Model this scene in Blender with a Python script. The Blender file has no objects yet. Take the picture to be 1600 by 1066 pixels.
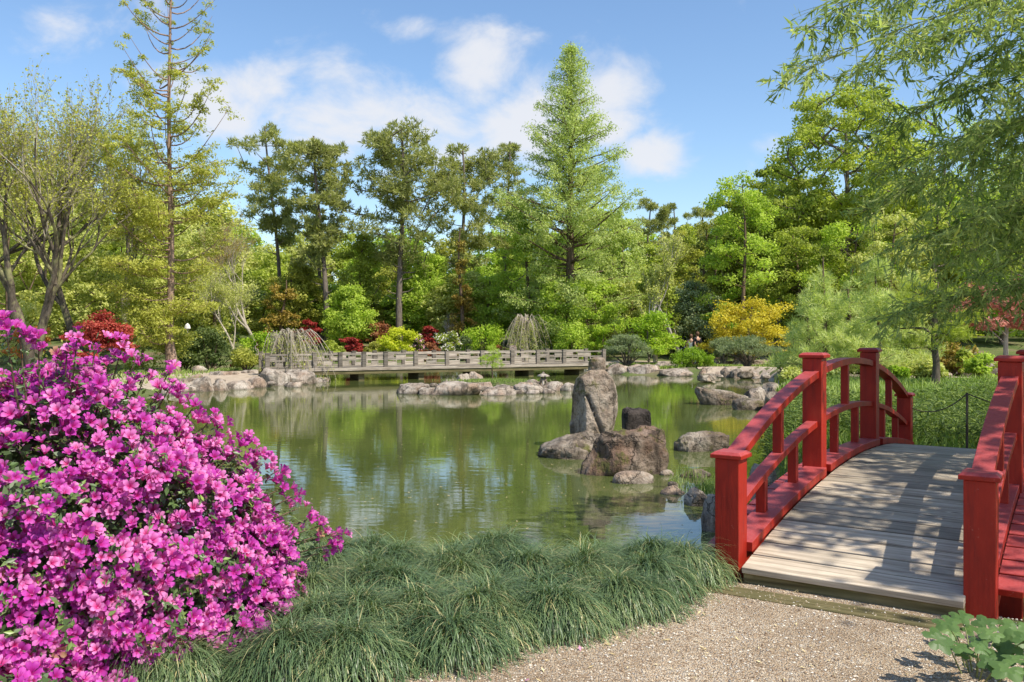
import bpy, bmesh, math, random
import numpy as np
from mathutils import Vector, Matrix, noise

# ------------------------------------------------------------------ camera
F = 1356.0; CX = 800.0; YH = 513.0; CZ = 1.6          # focal length, centre, eye line of the photograph (1600 px wide), eye height in m
scene = bpy.context.scene
cam = bpy.data.cameras.new("camera"); camo = bpy.data.objects.new("camera", cam)
scene.collection.objects.link(camo); scene.camera = camo
camo.location = (0, 0, CZ); camo.rotation_euler = (math.radians(90), 0, 0)
cam.sensor_width = 36; cam.lens = 36 * F / 1600; cam.shift_y = -20 / 1600
cam.clip_start = 0.05; cam.clip_end = 3000

# ------------------------------------------------------------------ sky and sun
SUN_AZ = math.radians(127); SUN_EL = math.radians(53)      # azimuth from +Y towards +X
scene.view_settings.view_transform = 'Standard'; scene.view_settings.look = 'None'
scene.view_settings.gamma = 1.0; scene.view_settings.exposure = 1.13
w = bpy.data.worlds.new("World"); scene.world = w; w.use_nodes = True
nt = w.node_tree; nt.nodes.clear()
def nd(nt, t, **k):
    n = nt.nodes.new(t)
    for a, b in k.items(): setattr(n, a, b)
    return n
def mth(nt, op, a, b=None, c=None, clamp=False):
    n = nt.nodes.new('ShaderNodeMath'); n.operation = op; n.use_clamp = clamp
    for i, v in enumerate((a, b, c)):
        if v is None: continue
        if isinstance(v, (int, float)): n.inputs[i].default_value = v
        else: nt.links.new(v, n.inputs[i])
    return n.outputs[0]
sky = nd(nt, 'ShaderNodeTexSky', sky_type='NISHITA', sun_disc=False)
sky.sun_elevation = SUN_EL; sky.sun_rotation = SUN_AZ
sky.air_density = 1.0; sky.dust_density = 0.6; sky.ozone_density = 2.2
tc = nd(nt, 'ShaderNodeTexCoord')
sep = nd(nt, 'ShaderNodeSeparateXYZ'); nt.links.new(tc.outputs['Generated'], sep.inputs[0])
az = mth(nt, 'ARCTAN2', sep.outputs[0], sep.outputs[1]); el = mth(nt, 'ARCSINE', sep.outputs[2])
tot = None
# broad banks of cloud by azimuth and elevation: (azimuth, elevation, half width, half height, weight)
for a, e, ra, re, k in [(-.30, .245, .075, .05, .95), (-.20, .235, .10, .05, .9), (-.10, .225, .10, .05, .9), (-.035, .285, .05, .055, 1.0), (.02, .235, .09, .05, .95),
                        (.10, .245, .06, .05, .95), (.155, .195, .05, .028, .9), (-.24, .205, .1, .04, .7), (.29, .205, .03, .02, .6),
                        (-.47, .285, .10, .05, .42), (-.33, .325, .10, .05, .42), (-.13, .335, .05, .02, .45), (-.55, .37, .12, .03, .45), (-.8, .25, .15, .08, .8),
                        (.75, .35, .2, .1, .7), (1.6, .3, .4, .1, .9), (2.8, .35, .5, .12, .9), (-1.8, .3, .4, .1, .9)]:
    dx = mth(nt, 'DIVIDE', mth(nt, 'SUBTRACT', az, a), ra); dy = mth(nt, 'DIVIDE', mth(nt, 'SUBTRACT', el, e), re)
    r2 = mth(nt, 'ADD', mth(nt, 'MULTIPLY', dx, dx), mth(nt, 'MULTIPLY', dy, dy))
    g = mth(nt, 'MULTIPLY', mth(nt, 'EXPONENT', mth(nt, 'MULTIPLY', r2, -0.8)), k)
    tot = g if tot is None else mth(nt, 'MAXIMUM', tot, g)
mp = nd(nt, 'ShaderNodeMapping'); mp.inputs['Scale'].default_value = (1, 1, 1.5); nt.links.new(tc.outputs['Generated'], mp.inputs[0])
nz = nd(nt, 'ShaderNodeTexNoise'); nz.inputs['Scale'].default_value = 9; nz.inputs['Detail'].default_value = 9; nz.inputs['Roughness'].default_value = .58
nz.inputs['Distortion'].default_value = .35; nt.links.new(mp.outputs[0], nz.inputs['Vector'])
dens = mth(nt, 'ADD', mth(nt, 'MULTIPLY', tot, .95), mth(nt, 'MULTIPLY', mth(nt, 'SUBTRACT', nz.outputs[0], .5), 1.9))
mr = nd(nt, 'ShaderNodeMapRange', interpolation_type='SMOOTHSTEP'); nt.links.new(dens, mr.inputs[0])
mr.inputs[1].default_value = .26; mr.inputs[2].default_value = .85; mr.inputs[4].default_value = .92
mix = nd(nt, 'ShaderNodeMixRGB'); nt.links.new(mr.outputs[0], mix.inputs[0]); hs = nd(nt, 'ShaderNodeHueSaturation'); hs.inputs['Saturation'].default_value = 1.08; hs.inputs['Value'].default_value = .60; nt.links.new(sky.outputs[0], hs.inputs['Color']); nt.links.new(hs.outputs[0], mix.inputs[1])
mix.inputs[2].default_value = (2.6, 2.65, 2.8, 1)
bg = nd(nt, 'ShaderNodeBackground'); bg.inputs[1].default_value = 0.15
nt.links.new(mix.outputs[0], bg.inputs[0]); out = nd(nt, 'ShaderNodeOutputWorld'); nt.links.new(bg.outputs[0], out.inputs[0])
sun = bpy.data.lights.new("sun", 'SUN'); sun.energy = 3.0; sun.angle = math.radians(0.53); sun.color = (1.0, .93, .80)
suno = bpy.data.objects.new("sun", sun); scene.collection.objects.link(suno)
sd = Vector((math.sin(SUN_AZ) * math.cos(SUN_EL), math.cos(SUN_AZ) * math.cos(SUN_EL), math.sin(SUN_EL)))
suno.rotation_euler = sd.to_track_quat('Z', 'Y').to_euler(); suno.location = (20, -20, 40)

# ------------------------------------------------------------------ helpers
rng = np.random.default_rng(7); random.seed(7)
col = scene.collection
def P(px, py, Y): return np.array([(px - CX) / F * Y, Y, CZ - (py - YH) / F * Y])
def G(px, py, z): Y = (CZ - z) * F / (py - YH); return np.array([(px - CX) / F * Y, Y, z])

class MB:
    def __init__(s): s.v = []; s.f = []; s.n = 0; s.t = []; s.r = []; s.sm = []
    def add(s, V, Fc, tint=0.5, rad=0.5, smooth=True):
        V = np.asarray(V, float); Fc = np.asarray(Fc, int)
        s.v.append(V); s.f.append(Fc + s.n); s.n += len(V)
        s.t.append(np.broadcast_to(np.asarray(tint, float), (len(V),))); s.r.append(np.broadcast_to(np.asarray(rad, float), (len(V),)))
        s.sm.append(np.full(len(Fc), smooth))
    def box(s, x0, x1, y0, y1, z0, z1, **k):
        V = [(x, y, z) for z in (z0, z1) for y in (y0, y1) for x in (x0, x1)]
        s.add(V, [(0, 2, 3, 1), (4, 5, 7, 6), (0, 1, 5, 4), (2, 6, 7, 3), (0, 4, 6, 2), (1, 3, 7, 5)], smooth=False, **k)
    def tube(s, pts, rad, sides=6, **k):
        pts = np.asarray(pts, float); n = len(pts); rad = np.broadcast_to(np.asarray(rad, float), (n,))
        t = np.gradient(pts, axis=0); t /= np.linalg.norm(t, axis=1)[:, None] + 1e-9
        ref = np.array([0, 0, 1.0]) if abs(t[:, 2]).mean() < .8 else np.array([1.0, 0, 0])
        u = np.cross(t, ref); u /= np.linalg.norm(u, axis=1)[:, None] + 1e-9; v = np.cross(t, u)
        a = np.arange(sides) * 2 * math.pi / sides
        V = pts[:, None] + rad[:, None, None] * (u[:, None] * np.cos(a)[None, :, None] + v[:, None] * np.sin(a)[None, :, None])
        V = V.reshape(-1, 3); i = np.arange(n - 1)[:, None] * sides; j = np.arange(sides)[None]; j2 = (j + 1) % sides
        Fc = np.stack([i + j, i + j2, i + sides + j2, i + sides + j], -1).reshape(-1, 4)
        s.add(V, Fc, **k)
    def leaves(s, C, N, D, L, W, tint, fold=0.0, diamond=True):
        """one leaf-shaped quad per row: centre C, normal N, direction D, length L, width W"""
        m = len(C); L = np.broadcast_to(np.asarray(L, float), (m,))[:, None]; W = np.broadcast_to(np.asarray(W, float), (m,))[:, None]
        D = D - N * (D * N).sum(1)[:, None]; D /= np.linalg.norm(D, axis=1)[:, None] + 1e-9; S = np.cross(N, D)
        k = -.08
        V = np.stack([C - D * L / 2, C + D * L * k + S * W / 2 + N * W * fold, C + D * L / 2, C + D * L * k - S * W / 2 + N * W * fold], 1).reshape(-1, 3)
        s.add(V, np.arange(4 * m).reshape(m, 4), tint=np.repeat(np.broadcast_to(tint, (m,)), 4), smooth=False)
    def build(s, name, m=None, parent=None, mods=True):
        me = bpy.data.meshes.new(name)
        if s.n:
            V = np.concatenate(s.v); T = np.concatenate(s.t); R = np.concatenate(s.r); SM = np.concatenate(s.sm)
            tot = [f.shape[1] for f in s.f for _ in range(len(f))]
            idx = np.concatenate([f.ravel() for f in s.f]); tot = np.array(tot); st = np.concatenate([[0], np.cumsum(tot)[:-1]])
            me.vertices.add(len(V)); me.vertices.foreach_set('co', V.ravel().astype(np.float32))
            me.loops.add(len(idx)); me.loops.foreach_set('vertex_index', idx.astype(np.int32))
            me.polygons.add(len(tot)); me.polygons.foreach_set('loop_start', st.astype(np.int32)); me.polygons.foreach_set('loop_total', tot.astype(np.int32))
            me.polygons.foreach_set('use_smooth', SM)
            a = me.attributes.new('tint', 'FLOAT', 'POINT'); a.data.foreach_set('value', T.astype(np.float32))
            a = me.attributes.new('rad', 'FLOAT', 'POINT'); a.data.foreach_set('value', R.astype(np.float32))
            me.update(calc_edges=True); me.validate()
        if m: me.materials.append(m)
        o = bpy.data.objects.new(name, me); col.objects.link(o)
        if parent: o.parent = parent
        return o
def tag(o, label=None, cat=None, group=None, kind=None):
    if label: o['label'] = label
    if cat: o['category'] = cat
    if group: o['group'] = group
    if kind: o['kind'] = kind
    return o
def empty(name, loc, label, cat, group=None, rz=0):
    o = bpy.data.objects.new(name, None); col.objects.link(o); o.location = loc; o.rotation_euler = (0, 0, rz); o.empty_display_size = .2
    return tag(o, label, cat, group)
def unit(v): return v / (np.linalg.norm(v, axis=-1, keepdims=True) + 1e-9)
def rnd_dirs(n): return unit(rng.normal(size=(n, 3)))

# ------------------------------------------------------------------ materials
def newmat(name):
    m = bpy.data.materials.new(name); m.use_nodes = True; nt = m.node_tree; nt.nodes.clear()
    o = nd(nt, 'ShaderNodeOutputMaterial'); return m, nt, o
def ramp(nt, fac, stops):
    r = nd(nt, 'ShaderNodeValToRGB'); nt.links.new(fac, r.inputs[0]); e = r.color_ramp.elements
    while len(e) < len(stops): e.new(.5)
    for x, (p, c) in zip(e, stops): x.position = p; x.color = (*c, 1)
    return r.outputs[0]
def noise_t(nt, vec, scale, detail=4, rough=.55, out=0):
    n = nd(nt, 'ShaderNodeTexNoise'); n.inputs['Scale'].default_value = scale; n.inputs['Detail'].default_value = detail; n.inputs['Roughness'].default_value = rough
    if vec is not None: nt.links.new(vec, n.inputs['Vector'])
    return n.outputs[out]
def mapping(nt, vec, scale=(1, 1, 1)):
    m = nd(nt, 'ShaderNodeMapping'); m.inputs['Scale'].default_value = scale; nt.links.new(vec, m.inputs[0]); return m.outputs[0]
def mixc(nt, f, a, b, mode='MIX'):
    m = nd(nt, 'ShaderNodeMixRGB', blend_type=mode)
    for i, v in enumerate((f, a, b)):
        if isinstance(v, (int, float)): m.inputs[i].default_value = v
        elif isinstance(v, tuple): m.inputs[i].default_value = (*v, 1)
        else: nt.links.new(v, m.inputs[i])
    return m.outputs[0]
def bump(nt, h, strength=.5, dist=.02):
    b = nd(nt, 'ShaderNodeBump'); b.inputs['Strength'].default_value = strength; b.inputs['Distance'].default_value = dist
    nt.links.new(h, b.inputs['Height']); return b.outputs[0]
def prin(nt, out, base, rough=.6, normal=None, spec=.4, **k):
    p = nd(nt, 'ShaderNodeBsdfPrincipled')
    for nm, v in (('Base Color', base), ('Roughness', rough)):
        if isinstance(v, tuple): p.inputs[nm].default_value = (*v, 1)
        elif isinstance(v, (int, float)): p.inputs[nm].default_value = v
        else: nt.links.new(v, p.inputs[nm])
    p.inputs['Specular IOR Level'].default_value = spec
    if normal is not None: nt.links.new(normal, p.inputs['Normal'])
    if out is not None: nt.links.new(p.outputs[0], out.inputs[0])
    return p
def leafmat(name, cols, trans=.35, rough=.55, spec=.25, tw=(1.15, 1.25, .6), g=1.5):
    cols = [(min(.8, c[0] * g * 1.06), min(.8, c[1] * g), min(.8, c[2] * g)) for c in cols]
    m, nt, o = newmat(name)
    a = nd(nt, 'ShaderNodeAttribute', attribute_name='tint')
    c = ramp(nt, a.outputs['Fac'], [(i / (len(cols) - 1), cc) for i, cc in enumerate(cols)])
    p = prin(nt, None, c, rough, spec=spec)
    t = nd(nt, 'ShaderNodeBsdfTranslucent'); nt.links.new(mixc(nt, 1.0, c, tw, 'MULTIPLY'), t.inputs[0])
    mx = nd(nt, 'ShaderNodeMixShader'); mx.inputs[0].default_value = trans
    nt.links.new(p.outputs[0], mx.inputs[1]); nt.links.new(t.outputs[0], mx.inputs[2]); nt.links.new(mx.outputs[0], o.inputs[0])
    return m
def barkmat(name, a, b, scale=3.0, lichen=None):
    m, nt, o = newmat(name); t = nd(nt, 'ShaderNodeTexCoord').outputs['Object']
    v = mapping(nt, t, (scale * 4, scale * 4, scale * .7)); n = noise_t(nt, v, 1.5, 6, .65)
    c = ramp(nt, n, [(.3, a), (.7, b)])
    if lichen:
        n2 = noise_t(nt, t, 1.4, 5, .6); f = ramp(nt, n2, [(.5, (0, 0, 0)), (.62, (1, 1, 1))]); c = mixc(nt, f, c, lichen)
    prin(nt, o, c, .9, bump(nt, n, .8, .03), .15); return m

M = {}
M['bark_grey'] = barkmat('bark_grey', (.07, .055, .045), (.24, .20, .17))
M['bark_brown'] = barkmat('bark_brown', (.07, .045, .03), (.22, .155, .11))
M['bark_red'] = barkmat('bark_red', (.14, .08, .05), (.42, .30, .23))
M['bark_pale'] = barkmat('bark_pale', (.25, .22, .18), (.50, .46, .40))
M['bark_dark'] = barkmat('bark_dark', (.05, .04, .03), (.17, .14, .11), lichen=(.26, .25, .12))
M['twig'] = barkmat('twig', (.26, .22, .17), (.50, .44, .35))
M['pine'] = leafmat('pine_needles', [(.10, .12, .045), (.175, .195, .07), (.255, .27, .10)], .42, g=1.8)
M['pine_blue'] = leafmat('blue_pine_needles', [(.08, .115, .06), (.14, .18, .09), (.21, .25, .13)], .3, g=1.7)
M['pine_young'] = leafmat('young_pine_needles', [(.16, .22, .07), (.28, .34, .12), (.42, .45, .2)], .4, g=1.7)
M['green'] = leafmat('spring_leaves', [(.11, .16, .025), (.20, .27, .04), (.30, .37, .07)], .47, g=2.0)
M['green_mid'] = leafmat('mid_green_leaves', [(.08, .105, .02), (.16, .195, .035), (.25, .29, .055)], .47, g=2.2)
M['green_dark'] = leafmat('dark_leaves', [(.03, .05, .015), (.07, .10, .03), (.12, .155, .05)], .35, g=1.7)
M['green_pale'] = leafmat('pale_spring_leaves', [(.17, .20, .06), (.28, .31, .09), (.38, .39, .15)], .42, g=1.75)
M['lime'] = leafmat('lime_leaves', [(.15, .27, .02), (.28, .42, .035), (.42, .52, .07)], .45, g=1.15)
M['yellow_green'] = leafmat('yellow_green_leaves', [(.24, .32, .02), (.42, .48, .03), (.58, .60, .06)], .45, g=1.15)
M['cypress'] = leafmat('cypress_leaves', [(.16, .18, .03), (.26, .28, .05), (.35, .36, .09)], .42, g=1.6)
M['meta'] = leafmat('feathery_leaves', [(.16, .21, .06), (.25, .31, .10), (.36, .41, .17)], .45, g=1.7)
M['olive'] = leafmat('olive_leaves', [(.10, .115, .025), (.19, .205, .04), (.27, .28, .06)], .45, g=2.0)
M['gold'] = leafmat('golden_leaves', [(.36, .34, .03), (.56, .50, .04), (.70, .62, .08)], .4, tw=(1.1, 1.1, .6), g=1)
M['ochre'] = leafmat('ochre_needles', [(.22, .15, .03), (.32, .24, .05), (.22, .24, .05)], .3, g=1.1)
M['red'] = leafmat('red_leaves', [(.15, .018, .018), (.32, .04, .035), (.46, .10, .07)], .35, tw=(1.2, .7, .7), g=1)
M['red_pale'] = leafmat('coral_leaves', [(.35, .13, .10), (.50, .22, .17), (.60, .34, .26)], .35, tw=(1.1, .95, .9), g=1)
M['orange'] = leafmat('orange_leaves', [(.4, .10, .03), (.58, .2, .06), (.5, .3, .08)], .35)
M['brown_red'] = leafmat('rusty_leaves', [(.16, .05, .03), (.28, .11, .05), (.38, .2, .08)], .3, g=1)
M['white_bloom'] = leafmat('white_blooms', [(.5, .5, .45), (.75, .75, .7), (.8, .8, .78)], .2, tw=(1, 1, 1), g=1)
M['pink_bloom'] = leafmat('pink_blooms', [(.5, .2, .35), (.62, .34, .46), (.7, .5, .6)], .2, tw=(1, 1, 1), g=1)
M['bamboo'] = leafmat('bamboo_leaves', [(.08, .12, .04), (.15, .20, .075), (.24, .29, .12), (.36, .37, .10)], .5, .6, .12, g=2.0)
M['dwarf'] = leafmat('dwarf_bamboo_leaves', [(.05, .09, .02), (.10, .16, .035), (.22, .29, .06)], .3, g=1.1)
M['meadow'] = leafmat('meadow_grass', [(.09, .15, .03), (.17, .26, .05), (.34, .40, .14)], .35, g=1.3)
M['mondo'] = leafmat('mondo_grass_blades', [(.035, .072, .03), (.08, .135, .058), (.165, .225, .095), (.40, .36, .18)], .22, .4, .45, g=1.35)
M['azalea_leaf'] = leafmat('azalea_leaves', [(.03, .06, .02), (.07, .12, .04), (.17, .26, .05)], .25, .4, .5)
M['culm'] = barkmat('bamboo_culm', (.14, .18, .06), (.30, .33, .14))
M['straw'] = leafmat('straw', [(.3, .25, .13), (.45, .38, .2), (.5, .44, .26)], .2)

# azalea petals: deep centre, lighter edge, each flower its own hue
m, nt, o = newmat('azalea_petals')
a = nd(nt, 'ShaderNodeAttribute', attribute_name='tint').outputs['Fac']; r_ = nd(nt, 'ShaderNodeAttribute', attribute_name='rad').outputs['Fac']
edge = ramp(nt, a, [(0, (.42, .24, .14)), (.02, (.42, .24, .14)), (.05, (.42, .03, .33)), (.5, (.55, .07, .43)), (1, (.78, .28, .58))])
mid = ramp(nt, a, [(0, (.40, .01, .22)), (1, (.66, .03, .22))])
c = mixc(nt, ramp(nt, r_, [(.12, (0, 0, 0)), (.55, (1, 1, 1))]), mid, edge)
p = prin(nt, None, c, .5, spec=.25); t = nd(nt, 'ShaderNodeBsdfTranslucent'); nt.links.new(c, t.inputs[0])
mx = nd(nt, 'ShaderNodeMixShader'); mx.inputs[0].default_value = .35
nt.links.new(p.outputs[0], mx.inputs[1]); nt.links.new(t.outputs[0], mx.inputs[2]); nt.links.new(mx.outputs[0], o.inputs[0]); M['petal'] = m

def redpaint():
    m, nt, o = newmat('red_paint'); t = nd(nt, 'ShaderNodeTexCoord').outputs['Object']
    n = noise_t(nt, mapping(nt, t, (3, 3, 1.2)), 2.2, 6, .6); n2 = noise_t(nt, mapping(nt, t, (60, 60, 6)), 1, 4, .6); n3 = noise_t(nt, t, 120, 2)
    c = ramp(nt, n, [(.3, (.25, .014, .007)), (.55, (.35, .020, .009)), (.75, (.42, .038, .018))])
    n4 = noise_t(nt, mapping(nt, t, (22, 22, 1.6)), 1.3, 6, .65)
    c = mixc(nt, ramp(nt, n4, [(.50, (0, 0, 0)), (.72, (.6, .6, .6))]), c, (.13, .012, .010))
    c = mixc(nt, ramp(nt, noise_t(nt, t, 34, 5, .7), [(.66, (0, 0, 0)), (.70, (.7, .7, .7))]), c, (.42, .13, .10))
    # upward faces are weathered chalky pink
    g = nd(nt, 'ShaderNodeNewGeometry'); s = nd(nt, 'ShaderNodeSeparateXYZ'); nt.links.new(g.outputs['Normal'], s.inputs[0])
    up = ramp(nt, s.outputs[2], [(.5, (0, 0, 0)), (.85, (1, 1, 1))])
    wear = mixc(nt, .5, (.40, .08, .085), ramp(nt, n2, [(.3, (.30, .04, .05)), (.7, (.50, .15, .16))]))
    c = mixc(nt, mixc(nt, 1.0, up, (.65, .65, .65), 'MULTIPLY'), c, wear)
    c = mixc(nt, ramp(nt, n3, [(.70, (0, 0, 0)), (.78, (.5, .5, .5))]), c, (.16, .05, .03))
    prin(nt, o, c, .5, bump(nt, n2, .45, .004), .3); return m
M['red_paint'] = redpaint()
def woodmat(name, dark, mid, light, green=None, gs=1.0, axis=0, knots=True):
    m, nt, o = newmat(name); t = nd(nt, 'ShaderNodeTexCoord').outputs['Object']
    inf = nd(nt, 'ShaderNodeObjectInfo').outputs['Random']
    va = nd(nt, 'ShaderNodeVectorMath', operation='ADD'); nt.links.new(t, va.inputs[0])
    cb = nd(nt, 'ShaderNodeCombineXYZ'); nt.links.new(mth(nt, 'MULTIPLY', inf, 37.0), cb.inputs[0]); nt.links.new(mth(nt, 'MULTIPLY', inf, 11.0), cb.inputs[1]); nt.links.new(cb.outputs[0], va.inputs[1])
    sc = [28 * gs, 28 * gs, 28 * gs]; sc[axis] = 1.3 * gs; v = va.outputs[0]
    # knots bend the grain
    ks = [7, 7, 7]; ks[axis] = 2.3
    vor = nd(nt, 'ShaderNodeTexVoronoi'); vor.inputs['Scale'].default_value = 1; nt.links.new(mapping(nt, v, tuple(ks)), vor.inputs['Vector'])
    kd = vor.outputs['Distance']
    dist = nd(nt, 'ShaderNodeTexNoise'); dist.inputs['Scale'].default_value = 1.0; dist.inputs['Detail'].default_value = 7; dist.inputs['Roughness'].default_value = .62
    dist.inputs['Distortion'].default_value = .6; nt.links.new(mapping(nt, v, tuple(sc)), dist.inputs['Vector']); g = dist.outputs[0]
    fine = noise_t(nt, mapping(nt, v, tuple(x * 4 for x in sc)), 1, 3, .6)
    c = ramp(nt, g, [(.32, dark), (.48, mid), (.66, light)])
    c = mixc(nt, mth(nt, 'MULTIPLY', mth(nt, 'SUBTRACT', fine, .3), .8, clamp=True), c, mixc(nt, .5, dark, mid) if False else dark)
    if knots:
        c = mixc(nt, ramp(nt, kd, [(.05, (1, 1, 1)), (.11, (0, 0, 0))]), c, tuple(x * .45 for x in dark))
        c = mixc(nt, ramp(nt, kd, [(.10, (0, 0, 0)), (.13, (.6, .6, .6)), (.2, (0, 0, 0))]), c, tuple(min(1, x * 1.15) for x in light))
    blot = noise_t(nt, mapping(nt, v, (2, 2, 2)), 1.4, 4, .6)
    c = mixc(nt, ramp(nt, blot, [(.45, (0, 0, 0)), (.7, (.5, .5, .5))]), c, green or tuple(x * .6 for x in mid))
    c = mixc(nt, 1.0, c, mixc(nt, inf, (.66, .66, .64), (1.18, 1.15, 1.1)), 'MULTIPLY')
    prin(nt, o, c, .85, bump(nt, g, .5, .006), .2); return m
M['deck'] = woodmat('weathered_deck', (.19, .15, .11), (.48, .41, .33), (.70, .62, .51))
M['fascia'] = woodmat('mossy_timber', (.08, .065, .03), (.20, .165, .08), (.33, .28, .15), green=(.10, .105, .04), gs=.7)
M['grey_wood'] = woodmat('grey_timber', (.15, .12, .095), (.37, .32, .27), (.58, .53, .46), knots=False)
M['shelter'] = woodmat('shelter_timber', (.1, .09, .07), (.2, .18, .15), (.3, .28, .24), knots=False)

def rockmat(name, base, light, dark, moss=0.0, warm=None, dirt=.5):
    m, nt, o = newmat(name); t = nd(nt, 'ShaderNodeTexCoord').outputs['Object']
    inf = nd(nt, 'ShaderNodeObjectInfo').outputs['Random']
    va = nd(nt, 'ShaderNodeVectorMath', operation='ADD'); nt.links.new(t, va.inputs[0])
    cb = nd(nt, 'ShaderNodeCombineXYZ'); nt.links.new(mth(nt, 'MULTIPLY', inf, 37.0), cb.inputs[0]); nt.links.new(cb.outputs[0], va.inputs[1]); v = va.outputs[0]
    n1 = noise_t(nt, v, 2.2, 8, .62); n2 = noise_t(nt, v, 9, 6, .65); n3 = noise_t(nt, v, 40, 3, .6)
    c = ramp(nt, n1, [(.36, dark), (.47, base), (.60, light)])
    c = mixc(nt, ramp(nt, n2, [(.42, (0, 0, 0)), (.62, (.8, .8, .8))]), c, mixc(nt, .5, light, base))
    c = mixc(nt, ramp(nt, n2, [(.28, (.8, .8, .8)), (.42, (0, 0, 0))]), c, dark)
    if warm: c = mixc(nt, ramp(nt, noise_t(nt, v, 1.3, 5, .6), [(.48, (0, 0, 0)), (.62, (.7, .7, .7))]), c, warm)
    vor = nd(nt, 'ShaderNodeTexVoronoi', feature='DISTANCE_TO_EDGE'); vor.inputs['Scale'].default_value = .9
    dv = nd(nt, 'ShaderNodeVectorMath', operation='ADD'); nt.links.new(v, dv.inputs[0])
    nzc = nd(nt, 'ShaderNodeTexNoise'); nzc.inputs['Scale'].default_value = 3; nzc.inputs['Detail'].default_value = 4; nt.links.new(v, nzc.inputs['Vector'])
    nt.links.new(nzc.outputs['Color'], dv.inputs[1]); nt.links.new(dv.outputs[0], vor.inputs['Vector'])
    cr = ramp(nt, vor.outputs[0], [(.0, (.45, .45, .45)), (.014, (1, 1, 1))])
    c = mixc(nt, cr, tuple(x * .35 for x in dark), c)
    c = mixc(nt, ramp(nt, n3, [(.56, (0, 0, 0)), (.7, (.55, .55, .55))]), c, tuple(x * .5 for x in dark))
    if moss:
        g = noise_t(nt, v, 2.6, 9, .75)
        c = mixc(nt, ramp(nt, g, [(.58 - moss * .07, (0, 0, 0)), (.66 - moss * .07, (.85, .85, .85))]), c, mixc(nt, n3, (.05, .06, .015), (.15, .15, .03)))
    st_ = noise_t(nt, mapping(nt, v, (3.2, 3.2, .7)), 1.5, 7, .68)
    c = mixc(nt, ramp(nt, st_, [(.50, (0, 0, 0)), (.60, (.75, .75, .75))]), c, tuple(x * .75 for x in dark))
    # wet dark band just above the water line
    gp = nd(nt, 'ShaderNodeNewGeometry'); s = nd(nt, 'ShaderNodeSeparateXYZ'); nt.links.new(gp.outputs['Position'], s.inputs[0])
    wet = nd(nt, 'ShaderNodeMapRange'); nt.links.new(mth(nt, 'ADD', s.outputs[2], mth(nt, 'MULTIPLY', n2, .08)), wet.inputs[0])
    wet.inputs[1].default_value = -.49; wet.inputs[2].default_value = -.45; wet.inputs[3].default_value = .55; wet.inputs[4].default_value = 0
    c = mixc(nt, wet.outputs[0], c, tuple(x * .45 for x in base))
    h = mth(nt, 'ADD', mth(nt, 'MULTIPLY', n2, .9), mth(nt, 'MULTIPLY', cr, .6)); h = mth(nt, 'ADD', h, mth(nt, 'MULTIPLY', st_, .6)); h = mth(nt, 'ADD', h, mth(nt, 'MULTIPLY', n3, .25))
    prin(nt, o, c, .85, bump(nt, h, 1.0, .07), .25); return m
M['rock_pale'] = rockmat('pale_rock', (.31, .25, .20), (.50, .44, .37), (.10, .08, .06), warm=(.36, .24, .165))
M['rock_grey'] = rockmat('grey_rock', (.19, .15, .115), (.38, .325, .26), (.055, .043, .032), moss=.6, warm=(.22, .15, .10))
M['rock_moss'] = rockmat('mossy_rock', (.12, .085, .06), (.30, .24, .19), (.03, .023, .017), moss=1.0, warm=(.22, .12, .08))
M['rock_dark'] = rockmat('dark_wet_rock', (.045, .035, .03), (.11, .09, .08), (.015, .012, .01))
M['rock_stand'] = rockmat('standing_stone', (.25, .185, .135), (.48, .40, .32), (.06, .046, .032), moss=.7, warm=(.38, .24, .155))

# ------------------------------------------------------------------ terrain
WZ = -0.55
def W(px, py): return tuple(G(px, py, WZ)[:2])
pond = [(-9, 6.9), (-6, 6.9), (-3, 7.1), (-1, 7.0), (1.0, 6.75), (1.8, 6.5), (2.5, 6.1), (6, 4.2), (10, 3.2), (10.5, 4.2), (6.3, 5.6), (3.3, 7.4),
        (2.8, 8.4), (2.9, 9.6), (3.1, 11.0), (3.5, 12.6)] + \
       [W(1180, 705), W(1196, 668), W(1192, 640), W(1205, 616), W(1212, 604), W(1196, 593), W(1130, 589), W(1050, 588), W(985, 587), W(960, 586)] + \
       [(4.5, 46), (0, 49), (-6, 48), (-9, 44), (-9.9, 36)] + [W(445, 597), W(410, 603), W(340, 609), W(290, 613), W(180, 622), W(40, 640)] + [(-20, 20), (-18, 12), (-12, 8)]
pond = np.array(pond)
def sdf(x, y):
    """signed distance to the pond edge, negative over water"""
    d = np.full(x.shape, 1e9); ins = np.zeros(x.shape, bool); n = len(pond)
    for i in range(n):
        a = pond[i]; b = pond[(i + 1) % n]; e = b - a
        t = np.clip(((x - a[0]) * e[0] + (y - a[1]) * e[1]) / (e @ e), 0, 1)
        d = np.minimum(d, (x - a[0] - t * e[0]) ** 2 + (y - a[1] - t * e[1]) ** 2)
        c = ((a[1] > y) != (b[1] > y)) & (x < (b[0] - a[0]) * (y - a[1]) / (b[1] - a[1] + 1e-12) + a[0]); ins ^= c
    return np.where(ins, -np.sqrt(d), np.sqrt(d))
def sstep(a, b, x): t = np.clip((x - a) / (b - a), 0, 1); return t * t * (3 - 2 * t)
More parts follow.
